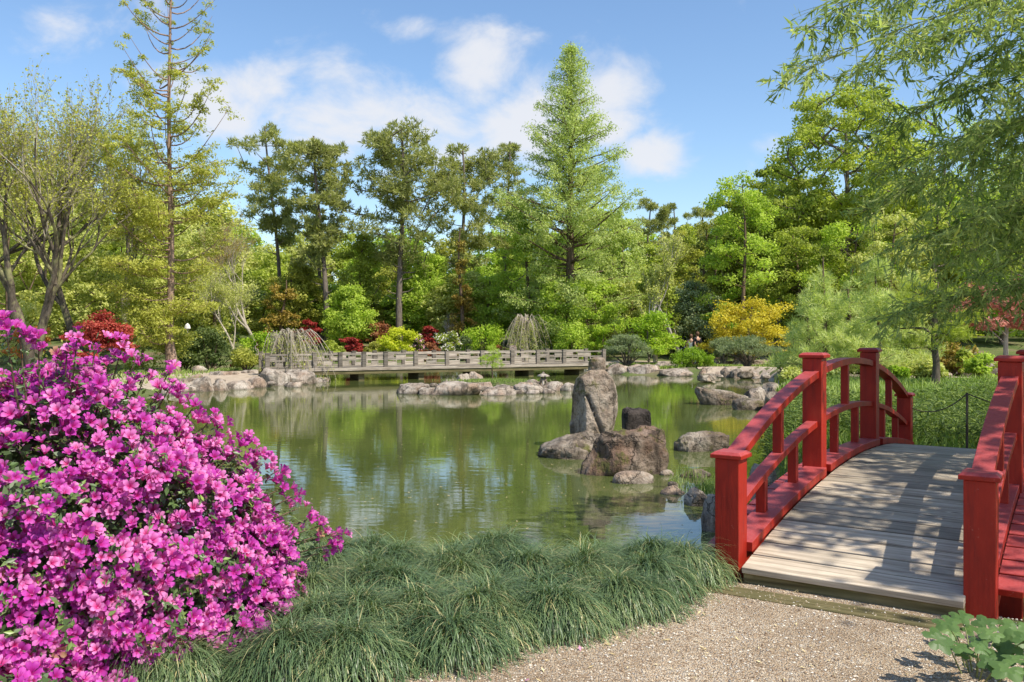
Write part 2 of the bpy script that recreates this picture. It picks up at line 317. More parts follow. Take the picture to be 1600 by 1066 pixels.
def T(x, y):
    x = np.asarray(x, float); y = np.asarray(y, float)
    base = -0.36 * sstep(9, 22, y) * 1.0
    base = base + 1.15 * sstep(46, 66, y) + 2.2 * sstep(66, 110, y)
    base = base + (np.sin(x * .9 + y * .3) * .03 + np.sin(x * .31 - y * .53) * .05) * sstep(9, 14, y)
    base = base + .25 * sstep(5, 9, x) * sstep(14, 20, y) * (1 - sstep(35, 45, y))
    d = sdf(x, y) + .12 * np.sin(x * 2.1 + 1) * np.sin(y * 1.7) * sstep(7.5, 10, y)
    wd = np.where(y < 7.3, 1.15, .75)
    bank = sstep(-.7, 1, d / wd)
    return base * bank + (-1.15) * (1 - bank)
def Tz(x, y): return float(T(np.array([x]), np.array([y]))[0])
ys = np.concatenate([np.linspace(-12, 2, 15), np.linspace(2.3, 16, 120), 16 + (np.linspace(0, 1, 110)[1:] ** 1.6) * 60, np.linspace(80, 420, 30)])
xs = np.concatenate([-12 - (np.linspace(1, 0, 45)[:-1] ** 1.8) * 330, np.linspace(-12, 12, 150), 12 + (np.linspace(0, 1, 45)[1:] ** 1.8) * 330])
X, Y = np.meshgrid(xs, ys); Z = T(X, Y)
b = MB(); nx = len(xs); ny = len(ys)
i = np.arange(ny - 1)[:, None] * nx; j = np.arange(nx - 1)[None]
b.add(np.stack([X, Y, Z], -1).reshape(-1, 3), np.stack([i + j, i + j + 1, i + nx + j + 1, i + nx + j], -1).reshape(-1, 4))
m, nt, o = newmat('garden_ground'); t = nd(nt, 'ShaderNodeNewGeometry').outputs['Position']
n1 = noise_t(nt, t, .35, 6, .6); n2 = noise_t(nt, t, 6, 6, .7)
c = ramp(nt, n1, [(.38, (.06, .11, .025)), (.5, (.11, .15, .04)), (.64, (.22, .17, .11))])
c = mixc(nt, ramp(nt, n2, [(.4, (0, 0, 0)), (.65, (.7, .7, .7))]), c, (.13, .11, .07))
prin(nt, o, c, .95, bump(nt, n2, .7, .05), .1); M['ground'] = m
tag(b.build('ground', m), kind='structure')

# pond water
m, nt, o = newmat('pond_water'); t = nd(nt, 'ShaderNodeNewGeometry').outputs['Position']
na = noise_t(nt, mapping(nt, t, (1.0, 3.2, 1)), 1.6, 3, .5); nb = noise_t(nt, mapping(nt, t, (1.0, 2.6, 1)), 9, 2, .5)
h = mth(nt, 'ADD', mth(nt, 'MULTIPLY', na, 1.0), mth(nt, 'MULTIPLY', nb, .10))
murk = ramp(nt, noise_t(nt, t, .5, 3), [(.35, (.07, .09, .025)), (.65, (.10, .12, .035))])
p = prin(nt, o, murk, .025, bump(nt, h, .05, .04), .5); p.inputs['IOR'].default_value = 1.75; M['water'] = m
b = MB(); b.add([(-40, 2.2, WZ), (12, 2.2, WZ), (12, 52, WZ), (-40, 52, WZ)], [(0, 1, 2, 3)]); tag(b.build('water', m), kind='structure')

# paths
def sheet(name, poly, mat, lift=.006, step=.25):
    poly = np.array(poly, float); x0, y0 = poly.min(0); x1, y1 = poly.max(0)
    gx = np.arange(x0, x1 + step, step); gy = np.arange(y0, y1 + step, step); X, Y = np.meshgrid(gx, gy)
    ins = np.zeros(X.shape, bool); n = len(poly); Xc = X; Yc = Y + .001
    for k in range(n):
        a = poly[k]; c = poly[(k + 1) % n]
        ins ^= ((a[1] > Yc) != (c[1] > Yc)) & (Xc < (c[0] - a[0]) * (Yc - a[1]) / (c[1] - a[1] + 1e-12) + a[0])
    q = ins[:-1, :-1] & ins[1:, :-1] & ins[:-1, 1:] & ins[1:, 1:]; nx = len(gx)
    jj, ii = np.nonzero(q); k = jj * nx + ii
    bb = MB(); bb.add(np.stack([X, Y, T(X, Y) + lift], -1).reshape(-1, 3), np.stack([k, k + 1, k + nx + 1, k + nx], -1))
    o = bb.build(name, mat); tag(o, kind='structure'); return o
m, nt, o = newmat('gravel'); t = nd(nt, 'ShaderNodeNewGeometry').outputs['Position']
def vor(scale, feat='F1'):
    v = nd(nt, 'ShaderNodeTexVoronoi', feature=feat); v.inputs['Scale'].default_value = scale; nt.links.new(t, v.inputs['Vector']); return v
v1 = vor(95); v2 = vor(190)
s = nd(nt, 'ShaderNodeSeparateXYZ'); nt.links.new(v1.outputs['Color'], s.inputs[0])
c = ramp(nt, s.outputs[0], [(0, (.20, .12, .065)), (.25, (.42, .29, .17)), (.55, (.58, .45, .30)), (.8, (.72, .63, .50)), (1, (.32, .26, .21))])
s2 = nd(nt, 'ShaderNodeSeparateXYZ'); nt.links.new(v2.outputs['Color'], s2.inputs[0])
c = mixc(nt, .35, c, ramp(nt, s2.outputs[0], [(0, (.2, .13, .08)), (1, (.6, .52, .42))]))
big = noise_t(nt, t, 1.6, 5, .6); c = mixc(nt, ramp(nt, big, [(.4, (0, 0, 0)), (.68, (.55, .55, .55))]), c, (.22, .15, .09))
h = mth(nt, 'ADD', mth(nt, 'MULTIPLY', v1.outputs['Distance'], -1.0), mth(nt, 'MULTIPLY', v2.outputs['Distance'], -.5))
prin(nt, o, c, .9, bump(nt, h, 1.0, .012), .2); M['gravel'] = m
sheet('gravel_path', [(-4, -3), (6, -3), (6, 3.8), (3.0, 4.55), (2.6, 4.85), (1.55, 5.55), (1.2, 5.5), (-.5, 4.9), (-4, 4.0)], m, .006, .1)
m, nt, o = newmat('sand_path'); t = nd(nt, 'ShaderNodeNewGeometry').outputs['Position']; n2 = noise_t(nt, t, 5, 6, .7)
prin(nt, o, ramp(nt, n2, [(.3, (.30, .23, .17)), (.7, (.50, .42, .33))]), .95, bump(nt, n2, .5, .03), .1); M['sand'] = m
sheet('sand_path', [(-8.8, 35.5), (-9.0, 33), (-10.8, 29.4), (-13, 27.5), (-16, 26.6), (-23, 27), (-23, 36), (-14, 37.5), (-9.8, 40)], m, .01, .3)
sheet('sand_path', [(4.2, 43), (5.5, 40.2), (8.3, 39.4), (9.0, 37), (9.4, 33), (8.8, 30), (9.6, 26.5), (12, 27), (14.5, 29), (20, 29.5), (30, 31), (30, 36), (19, 36), (15, 42), (12, 49), (3, 49)], m, .01, .3)
sheet('sand_path', [(14.5, 46), (60, 46), (60, 52), (14.5, 52)], m, .01, .4)

# ------------------------------------------------------------------ foliage machinery
def profile_clusters(n, H0, H1, prof, rc, jitter=.25, inner=.35, seed=0, lean=(0, 0)):
    """cluster centres inside a crown whose radius at height fraction f is prof(f)"""
    r = np.random.default_rng(seed); fs = []; 
    ff = np.linspace(0, 1, 60); wts = np.array([prof(f) for f in ff]) + .05; cdf = np.cumsum(wts ** 1.5); cdf /= cdf[-1]
    f = np.interp(r.random(n), cdf, ff); a = r.random(n) * 2 * math.pi
    rr = np.array([prof(x) for x in f]) * (inner + (1 - inner) * r.random(n) ** .45)
    wob = 1 + jitter * np.sin(a * 2 + r.random() * 6 + f * 5) * .6 + jitter * np.sin(a * 5 + f * 9 + r.random() * 6) * .5
    rr = np.maximum(rr * wob - rc * .4, 0)
    z = H0 + (H1 - H0) * f
    return np.stack([np.cos(a) * rr + lean[0] * f, np.sin(a) * rr + lean[1] * f, z], 1)
def skeleton(b, trunk, tr, tips, r0=.06, rise=.35, sides=5, seed=0):
    """grow limbs from the trunk polyline to every cluster, each from the nearest point below it"""
    r = np.random.default_rng(seed); trunk = np.asarray(trunk, float)
    sk = [p for p in np.concatenate([np.linspace(trunk[i], trunk[i + 1], 6)[:-1] for i in range(len(trunk) - 1)] + [trunk[-1:]])]
    cross = [None] * len(sk)
    order = np.argsort(np.linalg.norm(tips[:, :2] - np.interp(tips[:, 2], trunk[:, 2], trunk[:, 0])[:, None] * [1, 0], axis=1))
    S = np.array(sk)
    for k in order:
        t = tips[k]; d = S - t; dist = np.linalg.norm(d, axis=1) + np.maximum(0, d[:, 2] + np.linalg.norm(d[:, :2], axis=1) * rise) * 2.0
        q = S[np.argmin(dist)]; L = np.linalg.norm(t - q)
        if L < .05: continue
        u = np.linspace(0, 1, 5)[:, None]; mid = (q + t) / 2 + np.array([0, 0, -.08 * L]) + r.normal(size=3) * L * .07
        pts = (1 - u) ** 2 * q + 2 * u * (1 - u) * mid + u ** 2 * t
        b.tube(pts, np.linspace(max(r0 * .75 * min(1, L / 2.5 + .25), .008), r0 * .15, 5), sides)
        S = np.concatenate([S, pts[1:]])
def fill(b, centres, rc, per, size, aspect=.6, flat=.6, up=.5, rand=.8, tintr=(0, 1), seed=0, droop=0.0, shell=.5, ctr=None, mode='leaf'):
    """leaf faces spread through every cluster's ellipsoid"""
    r = np.random.default_rng(seed); n = len(centres); rc = np.broadcast_to(rc, (n,)) * (0.75 + .5 * r.random(n))
    idx = np.repeat(np.arange(n), per); m = len(idx); d = unit(r.normal(size=(m, 3))); rad = (shell + (1 - shell) * r.random(m)) * r.random(m) ** .15
    lump = 1 + .35 * np.sin(d[:, 0] * 5 + idx) * np.sin(d[:, 1] * 5 + idx * 1.7)
    C = centres[idx] + d * (rc[idx] * rad * lump)[:, None] * np.array([1, 1, flat])
    C[:, 2] -= droop * np.linalg.norm((C - centres[idx])[:, :2], axis=1)
    N = unit(d * .7 + np.array([0, 0, up]) + r.normal(size=(m, 3)) * rand)
    D = unit(r.normal(size=(m, 3)) + np.array([0, 0, -droop]))
    ct = r.random(n); tt = np.clip(.5 * ct[idx] + .5 * r.random(m), 0, 1) * (tintr[1] - tintr[0]) + tintr[0]
    L = size * (.7 + .6 * r.random(m)); b.leaves(C, N, D, L, L * aspect, tt)
def needles(b, centres, rc, tufts, per, L, w, seed=0, flat=.55, tintr=(0, 1), up=.5):
    """pine needle tufts: each tuft a burst of thin faces"""
    r = np.random.default_rng(seed); n = len(centres); idx = np.repeat(np.arange(n), tufts); m = len(idx)
    d = unit(r.normal(size=(m, 3))); C = centres[idx] + d * (rc * (.35 + .65 * r.random(m)))[:, None] * np.array([1, 1, flat])
    k = np.repeat(np.arange(m), per); q = len(k); dd = unit(d[k] * .5 + np.array([0, 0, up]) + r.normal(size=(q, 3)) * .8)
    N = unit(np.cross(dd, r.normal(size=(q, 3)))); LL = L * (.7 + .6 * r.random(q))
    tt = np.clip(.5 * r.random(m)[k] + .3 * r.random(q) + .2 * r.random(n)[idx][k], 0, 1) * (tintr[1] - tintr[0]) + tintr[0]
    b.leaves(C[k] + dd * (LL / 2)[:, None], N, dd, LL, np.full(q, w), tt)
def trunk_line(H, bend=.15, seed=0, n=9, lean=(0, 0)):
    r = np.random.default_rng(seed); f = np.linspace(0, 1, n); ph = r.random(2) * 6
    return np.stack([np.sin(f * 4 + ph[0]) * bend * f + lean[0] * f, np.sin(f * 3.3 + ph[1]) * bend * f + lean[1] * f, f * H], 1)
ROOTS = {}
def plant(name, loc, label, cat, parts, group=None):
    """parts: list of (part name, MB, material)"""
    o = empty(name, loc, label, cat, group)
    for pn, bb, mm in parts: bb.build(pn, mm, o)
    return o
def place(px, Y, dz=0):
    x = (px - CX) / F * Y; return (x, Y, Tz(x, Y) - .03 + dz)

def broadleaf(name, loc, H, R, h0, n, per, size, mat, label, cat='tree', group=None, bark='bark_brown', seed=0, tr=.16, rc=None, shape='round', lean=(0, 0), flat=.6, bend=.3, up=.5, inner=.35, tintr=(0, 1), droop=0):
    shapes = {'round': lambda f: R * max(0, 1 - abs((f - .42) / .6) ** 2.4) ** .5 if f > .42 else R * (.45 + .55 * math.sin(f / .42 * math.pi / 2)),
              'wide': lambda f: R * (.7 + .3 * math.sin(f * math.pi)) * max(.0, 1 - f ** 4) ** .5,
              'cone': lambda f: R * (1 - f) ** .9 + .05 * R,
              'col': lambda f: R * (.8 + .2 * math.sin(f * 3)) * max(0, 1 - f ** 5) ** .5}
    rc = rc or R * .28
    tl = trunk_line(H * .9, bend, seed, lean=lean); C = profile_clusters(n, H * h0, H * (1 - rc * flat / H), shapes[shape], rc, seed=seed, lean=lean, inner=inner)
    bt = MB(); bt.tube(tl, np.linspace(tr, tr * .2, len(tl)), 8); skeleton(bt, tl, tr, C, tr * .42, seed=seed)
    bl = MB(); fill(bl, C, rc, per, size, seed=seed + 1, flat=flat, up=up, tintr=tintr, droop=droop)
    return plant(name, loc, label, cat, [('trunk', bt, M[bark]), ('crown', bl, M[mat])], group)
def pine(name, px, Y, ytop, ybase, crown_px, label, group=None, seed=0, h0=.45, n=34, tufts=26, per=9, tr=.2, mat='pine', lean=(0, 0), L=.34, second=None, low=8, gap=.0):
    loc = place(px, Y); H = (CZ - (ytop - YH) / F * Y) - loc[2]; R = crown_px / F * Y; n = int(n * 1.5); tufts = int(tufts * 1.4); tr *= .8
    f0 = h0; r = np.random.default_rng(seed)
    tl = trunk_line(H * .97, .35, seed, 12, lean)
    prof = lambda f: R * ((.55 + .45 * math.sin(min(1, f / .6) * math.pi / 2)) * max(0, 1 - ((f - .55) / .47) ** 4 if f > .55 else 1) ** .5)
    C = profile_clusters(n, H * f0, H * .97, prof, R * .2, seed=seed, inner=.15, jitter=.45)
    C[:, :2] += np.stack([np.interp(C[:, 2], tl[:, 2], tl[:, 0]), np.interp(C[:, 2], tl[:, 2], tl[:, 1])], 1)
    bt = MB(); bt.tube(tl, np.linspace(tr, tr * .3, len(tl)), 8); skeleton(bt, tl, tr, C, tr * .35, rise=.2, seed=seed)
    for k in range(low):                                   # dead stubs below the crown
        f = r.uniform(.2, f0); a = r.random() * 6.28; q = np.array([np.interp(f * H, tl[:, 2], tl[:, 0]), np.interp(f * H, tl[:, 2], tl[:, 1]), f * H]); LL = r.uniform(.3, 1.1)
        bt.tube([q, q + np.array([math.cos(a) * LL * .6, math.sin(a) * LL * .6, LL * .1]), q + np.array([math.cos(a) * LL, math.sin(a) * LL, LL * .35])], [.04, .025, .01], 4)
    bl = MB(); needles(bl, C, R * .25, tufts, per, L, .07, seed, flat=.55)
    return plant(name, loc, label, 'pine tree', [('trunk', bt, M['bark_grey']), ('crown', bl, M[mat])], group)
def bare(name, loc, H, label, seed=0, mat='twig', tr=.2, spread=.5, depth=5, split=.35, leafmat_=None, lsize=.12, lper=3, trunks=((0, 0),), kids=3, cat='tree', group=None, gravity=.0, bark=None, shrink=.72):
    r = np.random.default_rng(seed); bt = MB(); bw = MB(); tips = []
    def go(p, d, L, rad, dep):
        n = 4; pts = [p]; q = p; dd = d.copy()
        for k in range(n):
            dd = unit(dd + r.normal(size=3) * .13 + np.array([0, 0, .05 - gravity])); q = q + dd * L / n; pts.append(q)
        (bt if dep > 2 else bw).tube(pts, np.linspace(rad, rad * .62, n + 1) * (1 if dep > 2 else .75), 8 if dep > 3 else 4 if dep > 1 else 3)
        if dep <= 2: tips.extend(pts[1:])
        if dep == 0: return
        for k in range(kids + (dep < 3)):
            s = r.uniform(.35, 1); base = pts[min(n, int(s * n + .5))] if k else q
            a = unit(r.normal(size=3)); nd_ = unit(dd + a * spread * (1.0 if k else .4) + np.array([0, 0, .18]))
            go(base, nd_, L * shrink * r.uniform(.75, 1.15), rad * .58, dep - 1)
    for tx, ty in trunks: go(np.zeros(3), unit(np.array([tx, ty, 1.0])), H * split, tr, depth)
    tips = np.array(tips); parts = [('trunk', bt, M[bark or mat]), ('twigs', bw, M[mat])]
    if leafmat_:
        bl = MB(); fill(bl, tips, .18, lper, lsize, seed=seed, flat=1); parts.append(('leaves', bl, M[leafmat_]))
    return plant(name, loc, label, cat, parts, group)
def shrub(name, px, Y, w_px, ytop, mat, label, ybase=None, size=.12, n=26, per=110, flat=.7, cat='shrub', seed=0, group=None, stems=True, bark='bark_brown', tint=(0, 1), loc=None, bloom=None, rcf=.30, squash=.75, up=.5, bloom_n=10, parts_name='leaves', h0=.18):
    loc = loc or place(px, Y); H = max(.25, CZ - (ytop - YH) / F * Y - loc[2]); R = w_px / 2 / F * Y; rc = rcf * min(R, H * 1.1)
    prof = lambda f: R * max(.0, 1 - f ** 2.6) ** .5 * (.8 + .2 * min(1, f * 3))
    C = profile_clusters(n, H * h0, H - rc * flat * .8, prof, rc, seed=seed, inner=.2, jitter=.3); C[:, 1] *= squash
    parts = []; bl = MB(); fill(bl, C, rc, per, size, seed=seed, flat=flat, tintr=tint, up=up)
    if stems:
        bt = MB(); 
        for k in range(0, n, 2):
            q = np.array([C[k][0] * .15, C[k][1] * .15, 0]); bt.tube([q, (q + C[k]) / 2 + [0, 0, -.05], C[k]], [.03, .02, .008], 4)
        parts.append(('stems', bt, M[bark]))
    parts.append((parts_name, bl, M[mat]))
    if bloom:
        bb = MB(); fill(bb, C + unit(C - [0, 0, H * .3]) * rc * .2, rc * 1.05, bloom_n, size * 1.1, seed=seed + 3, flat=flat, shell=.9, up=.8); parts.append(('blossom', bb, M[bloom]))
    return plant(name, loc, label, cat, parts, group)

# ================================================================== TREES
def px_top(Y, ytop, gz): return CZ - (ytop - YH) / F * Y - gz
def copy_thing(root, loc, rz=0, sc=(1, 1, 1), label=None):
    r = root.copy(); col.objects.link(r); r.location = loc; r.rotation_euler = (0, 0, rz); r.scale = sc
    if label: r['label'] = label
    for ch in root.children:
        c = ch.copy(); col.objects.link(c); c.parent = r
    return r
# --- woodland behind everything: five kinds, copied
wood = []
WG = 'woodland trees filling the background'
kinds = [('green', 'round', 'vivid green leafy tree crowded among the background woodland', .55), ('green_pale', 'round', 'pale yellowish spring tree crowded among the background woodland', .5),
         ('green_mid', 'wide', 'mid green leafy tree crowded among the background woodland', .5), ('olive', 'col', 'olive green narrow tree crowded among the background woodland', .5),
         ('green_dark', 'cone', 'dark evergreen tree crowded among the background woodland', .5)]
for k, (mt, sh, lb, _) in enumerate(kinds):
    wood.append(broadleaf('woodland_tree', (0, 0, 0), 10, 3.0 if sh != 'cone' else 2.4, .08, 120, 120, .27, mt, lb, 'tree', WG, 'bark_grey', 40 + k, tr=.15, shape=sh, rc=.85, flat=.7, inner=.3))
used = [False] * 5
rr = random.Random(5)
def ytop_at(px, row):
    if px < 120: base = 235
    elif px < 350: base = 318
    elif px < 560: base = 352
    elif px < 800: base = 358
    elif px < 1000: base = 330
    elif px < 1160: base = 335
    else: base = 280
    return base + (0, 38, 85)[row] + rr.uniform(-25, 25)
for row, (Y0, stp) in enumerate([(92, 58), (76, 66), (63, 84)]):
    px = -260 + row * 25
    while px < 1900:
        Yd = Y0 + rr.uniform(-5, 5); yt = ytop_at(px, row)
        if px < 430: kk = rr.choice([1, 1, 1, 0, 2])
        elif px < 800: kk = rr.choice([0, 0, 2, 2, 1, 3])
        elif px < 1000: kk = rr.choice([0, 0, 2])
        elif px < 1180: kk = rr.choice([4, 2, 3, 0])
        else: kk = rr.choice([2, 0, 3, 1])
        if row == 2 and 380 < px < 1000 : kk = rr.choice([0, 0, 2, 1, 3])
        x = (px - CX) / F * Yd; gz = Tz(x, Yd) - .1; s = px_top(Yd, yt, gz) / 10; wdt = s * rr.uniform(.95, 1.3) if kk != 4 else s
        if row == 2: wdt = max(wdt, .85)
        if not used[kk]: o = wood[kk]; used[kk] = True; o.location = (x, Yd, gz); o.scale = (wdt, wdt, s)
        else: copy_thing(wood[kk], (x, Yd, gz), rr.uniform(0, 6.28), (wdt, wdt, s))
        px += stp * rr.uniform(.75, 1.25)
# undergrowth hiding the trunks' feet deep in the wood
b = MB(); r = np.random.default_rng(3); n = 420
cx = r.uniform(-62, 62, n); cy = r.uniform(66, 84, n); cz = T(cx, cy) + r.uniform(.1, 2.6, n)
fill(b, np.stack([cx, cy, cz], 1), 2.0, 90, .36, flat=.6, seed=4)
tag(b.build('undergrowth', M['green_mid']), 'mid green undergrowth covering the woodland floor', 'undergrowth', kind='stuff')

# --- five tall pines behind the boardwalk
PG = 'tall pines behind the boardwalk'
pine('tall_pine', 441, 62, 188, 540, 50, 'tall slim pine with small rounded crown, leftmost of the pines behind the boardwalk', PG, 11, .44, 40, 18, 8, .22, lean=(-.9, 0))
pine('tall_pine', 512, 58, 200, 538, 54, 'tall pine with long bare brown trunk and ragged crown above the weeping tree', PG, 12, .38, 52, 18, 8, .27, lean=(-.8, .3), low=14)
pine('tall_pine', 502, 61, 300, 536, 30, 'thin pine trunk standing close beside the long bare brown trunk', PG, 22, .55, 12, 14, 8, .24, low=10)
pine('tall_pine', 624, 58, 188, 530, 78, 'broadest tall pine with domed crown above the yellow green maple', PG, 13, .36, 72, 18, 8, .30, low=14)
pine('tall_pine', 720, 62, 224, 540, 58, 'tall pine with open crown above the rusty orange conifer', PG, 14, .36, 48, 18, 8, .24)
pine('tall_pine', 790, 66, 210, 540, 46, 'slim pine with sparse crown just left of the pointed green conifer', PG, 15, .42, 36, 16, 8, .22)
pine('distant_pine', 1012, 88, 308, 540, 34, 'dark distant pine poking up right behind the pointed conifer', 'dark distant pines', 16, .35, 26, 22, 9, .22)
pine('distant_pine', 1050, 90, 318, 540, 30, 'dark distant pine above the small leafing tree', 'dark distant pines', 17, .3, 24, 22, 9, .22)
pine('distant_pine', 1100, 92, 310, 540, 36, 'dark distant pine beside the spreading tree on the right', 'dark distant pines', 18, .3, 24, 22, 9, .22)

# --- pointed feathery conifer
def conifer_meta():
    px, Y = 891, 54; loc = place(px, Y); H = px_top(Y, 64, loc[2]); k = Y / F
    fs = [(0, 70), (.06, 105), (.2, 122), (.4, 120), (.5, 108), (.6, 84), (.74, 55), (.86, 35), (.95, 15), (1, 2)]
    prof = lambda f: np.interp(f, [a for a, _ in fs], [b * k for _, b in fs]) * .92
    r = np.random.default_rng(5); tl = trunk_line(H, .08, 5, 10); bt = MB(); bt.tube(tl, np.linspace(.34, .02, 10), 8)
    cents = []; f = .05
    while f < .985:
        a0 = r.random() * 6.28; R = prof(f)
        for q in range(5):
            a = a0 + q * 1.256 + r.uniform(-.5, .5); L = R * r.uniform(.5, 1.2); up = L * r.uniform(.25, .55) * (1 if f > .35 else .35)
            u = np.linspace(0, 1, 6); base = np.array([0, 0, f * H])
            z = f * H - .25 * L + up * u ** 1.3
            pts = np.stack([np.cos(a) * L * u, np.sin(a) * L * u, z], 1); pts[0] = [0, 0, f * H - .25 * L]
            bt.tube(pts, np.linspace(.018 * L + .012, .008, 6), 4)
            m = max(2, int(L / .42)); uu = np.linspace(.28, 1.02, m) if f > .5 else np.linspace(.4, 1.02, m)
            for t in uu:
                p = np.array([np.cos(a) * L * t, np.sin(a) * L * t, f * H - .25 * L + up * t ** 1.3]); w = (1.15 - t) * L * .33
                cents.append(p + [r.normal() * w * .5, r.normal() * w * .5, r.normal() * .1])
        f += (.018 if f > .5 else .024) * r.uniform(.8, 1.2)
    C = np.array(cents); bl = MB(); hf = C[:, 2] / H
    fill(bl, C, .56, 72, .15, aspect=.4, flat=.6, seed=6, droop=.5, up=.4)
    plant('pointed_conifer', loc, 'tall pointed feathery light green conifer rising highest behind the pond', 'tree', [('trunk', bt, M['bark_brown']), ('crown', bl, M['meta'])])
conifer_meta()

# --- tall sparse cypress on the left shore
def cypress():
    Y = 38.5; loc = place(267, Y); H = 19.5; k = Y / F; r = np.random.default_rng(8)
    tl = np.array([(.12, 0, 0), (.02, 0, .6), (-.08, 0, 1.6), (-.03, .05, 3), (.0, .05, 6), (-.06, 0, 9), (-.1, .02, 12), (-.02, 0, 16), (.1, 0, H)])
    bt = MB(); bt.tube(tl, [.34, .25, .18, .155, .125, .095, .075, .05, .02], 10)
    rad = lambda z: np.interp(z, [1, 2.5, 4.5, 7, 8.5, 10.5, 13, 16, 19.5], [60 * k, 80 * k, 92 * k, 112 * k, 106 * k, 88 * k, 78 * k, 66 * k, 15 * k])
    z = 1.0; C = []; RC = []
    while z < H - .3:
        a = r.random() * 6.28; L = rad(z) * r.uniform(.45, 1.15); up = L * (r.uniform(-.05, .35) if z < 5 else r.uniform(.35, 1.0))
        u = np.linspace(0, 1, 7); x0 = np.interp(z, tl[:, 2], tl[:, 0])
        wig = r.normal(size=2) * .12 * L
        pts = np.stack([x0 + np.cos(a) * L * u + wig[0] * u * (1 - u) * 2, np.sin(a) * L * u + wig[1] * u * (1 - u) * 2, z + up * u ** 1.6 - .1 * L * np.sin(u * 3.1)], 1)
        bt.tube(pts, np.linspace(.032 + .004 * L, .007, 7), 5)
        npad = int((13 if z < 6 else 10 if z < 9.5 else 8 if z < 12 else 3.2) * L / 2.4 + r.random())
        for q in range(npad):
            t = r.uniform(.3 if z < 9 else .6, 1.03); p = np.array([np.interp(t, u, pts[:, c]) for c in range(3)])
            off = r.normal(size=3) * np.array([.35, .35, .08]) * (1.0 if z < 9 else .6); e = p + off + [0, 0, .12]
            if np.linalg.norm(off) > .2: bt.tube([p, (p + e) / 2 + [0, 0, .03], e], [.012, .008, .004], 3)
            C.append(e); RC.append(.42 if z < 9 else .30)
        z += (.13 if z < 9.5 else .18) * r.uniform(.7, 1.3)
    C = np.array(C); bl = MB(); fill(bl, C, np.array(RC) * 1.1, 56, .15, aspect=.34, flat=.5, seed=9, droop=.15, up=.7, rand=.6)
    plant('bald_cypress', loc, 'tall sparse cypress with yellow green tufts and reddish trunk on the left shore', 'tree', [('trunk', bt, M['bark_red']), ('crown', bl, M['cypress'])])
cypress()
# feathery low cypress mass left of its trunk
broadleaf('young_cypress', place(222, 40), px_top(40, 405, -.36), 1.15, .06, 24, 90, .13, 'cypress', 'low bushy yellow green cypress left of the reddish trunk', 'tree', seed=31, tr=.07, rc=.5, shape='col', flat=.55, droop=.2, bark='bark_red')

# --- barely leafing trees on the left
LG = 'half bare trees on the left'
bare('leafing_tree', place(48, 37), 14.5, 'mossy dark forked tree with bare arching twigs, leftmost in the photo', 3, 'twig', .24, .62, 6, .28, 'cypress', .12, 1, ((-.25, .1), (.3, -.1)), 3, 'tree', LG, bark='bark_dark', shrink=.76)
bare('leafing_tree', place(128, 41), 15, 'half bare tree with leaning mossy trunk behind the red maple on the left', 14, 'twig', .22, .6, 6, .28, 'green_pale', .11, 2, ((-.12, 0),), 3, 'tree', LG, bark='bark_dark', shrink=.76)
bare('leafing_tree', place(196, 50), 16.5, 'half bare dark trunked tree seen behind the left side of the cypress', 25, 'twig', .2, .6, 6, .28, 'green_pale', .12, 2, ((.05, 0),), 3, 'tree', LG, bark='bark_dark', shrink=.75)
bare('leafing_tree', place(-30, 40), 16, 'half bare tree with bright green buds cut by the left edge', 36, 'twig', .22, .6, 6, .28, 'cypress', .12, 1, ((.1, 0),), 3, 'tree', LG, bark='bark_dark', shrink=.76)
bare('twiggy_tree', place(402, 52), 9.8, 'pale pinkish twiggy tree between the cypress and the leftmost tall pine', 47, 'twig', .13, .6, 6, .28, 'ochre', .07, 1, ((0, 0),), 3, 'tree', shrink=.76)
bare('twiggy_tree', place(372, 46), 6.3, 'low grey twiggy tree right of the cypress above the dark shrubs', 58, 'twig', .08, .75, 6, .25, 'green_pale', .08, 1, ((-.1, 0),), 3, 'tree', shrink=.76)
SG = 'pale leafy trees at the left of the wood'
for px, Y, yt, R, lb, sd in [(15, 48, 300, 3.3, 'pale green leafy tree low behind the forked tree at the left edge', 61), (105, 52, 318, 3.4, 'pale green leafy tree behind the red maple', 62),
                             (185, 55, 345, 3.0, 'pale green leafy tree between the red maple and the cypress', 63), (335, 56, 352, 2.6, 'yellowish green leafy tree just right of the cypress trunk', 64)]:
    loc = place(px, Y); broadleaf('leafy_tree', loc, px_top(Y, yt, loc[2]), R, .05, 90, 120, .21, 'green_pale', lb, 'tree', SG, 'bark_brown', sd, rc=.75, shape='round')

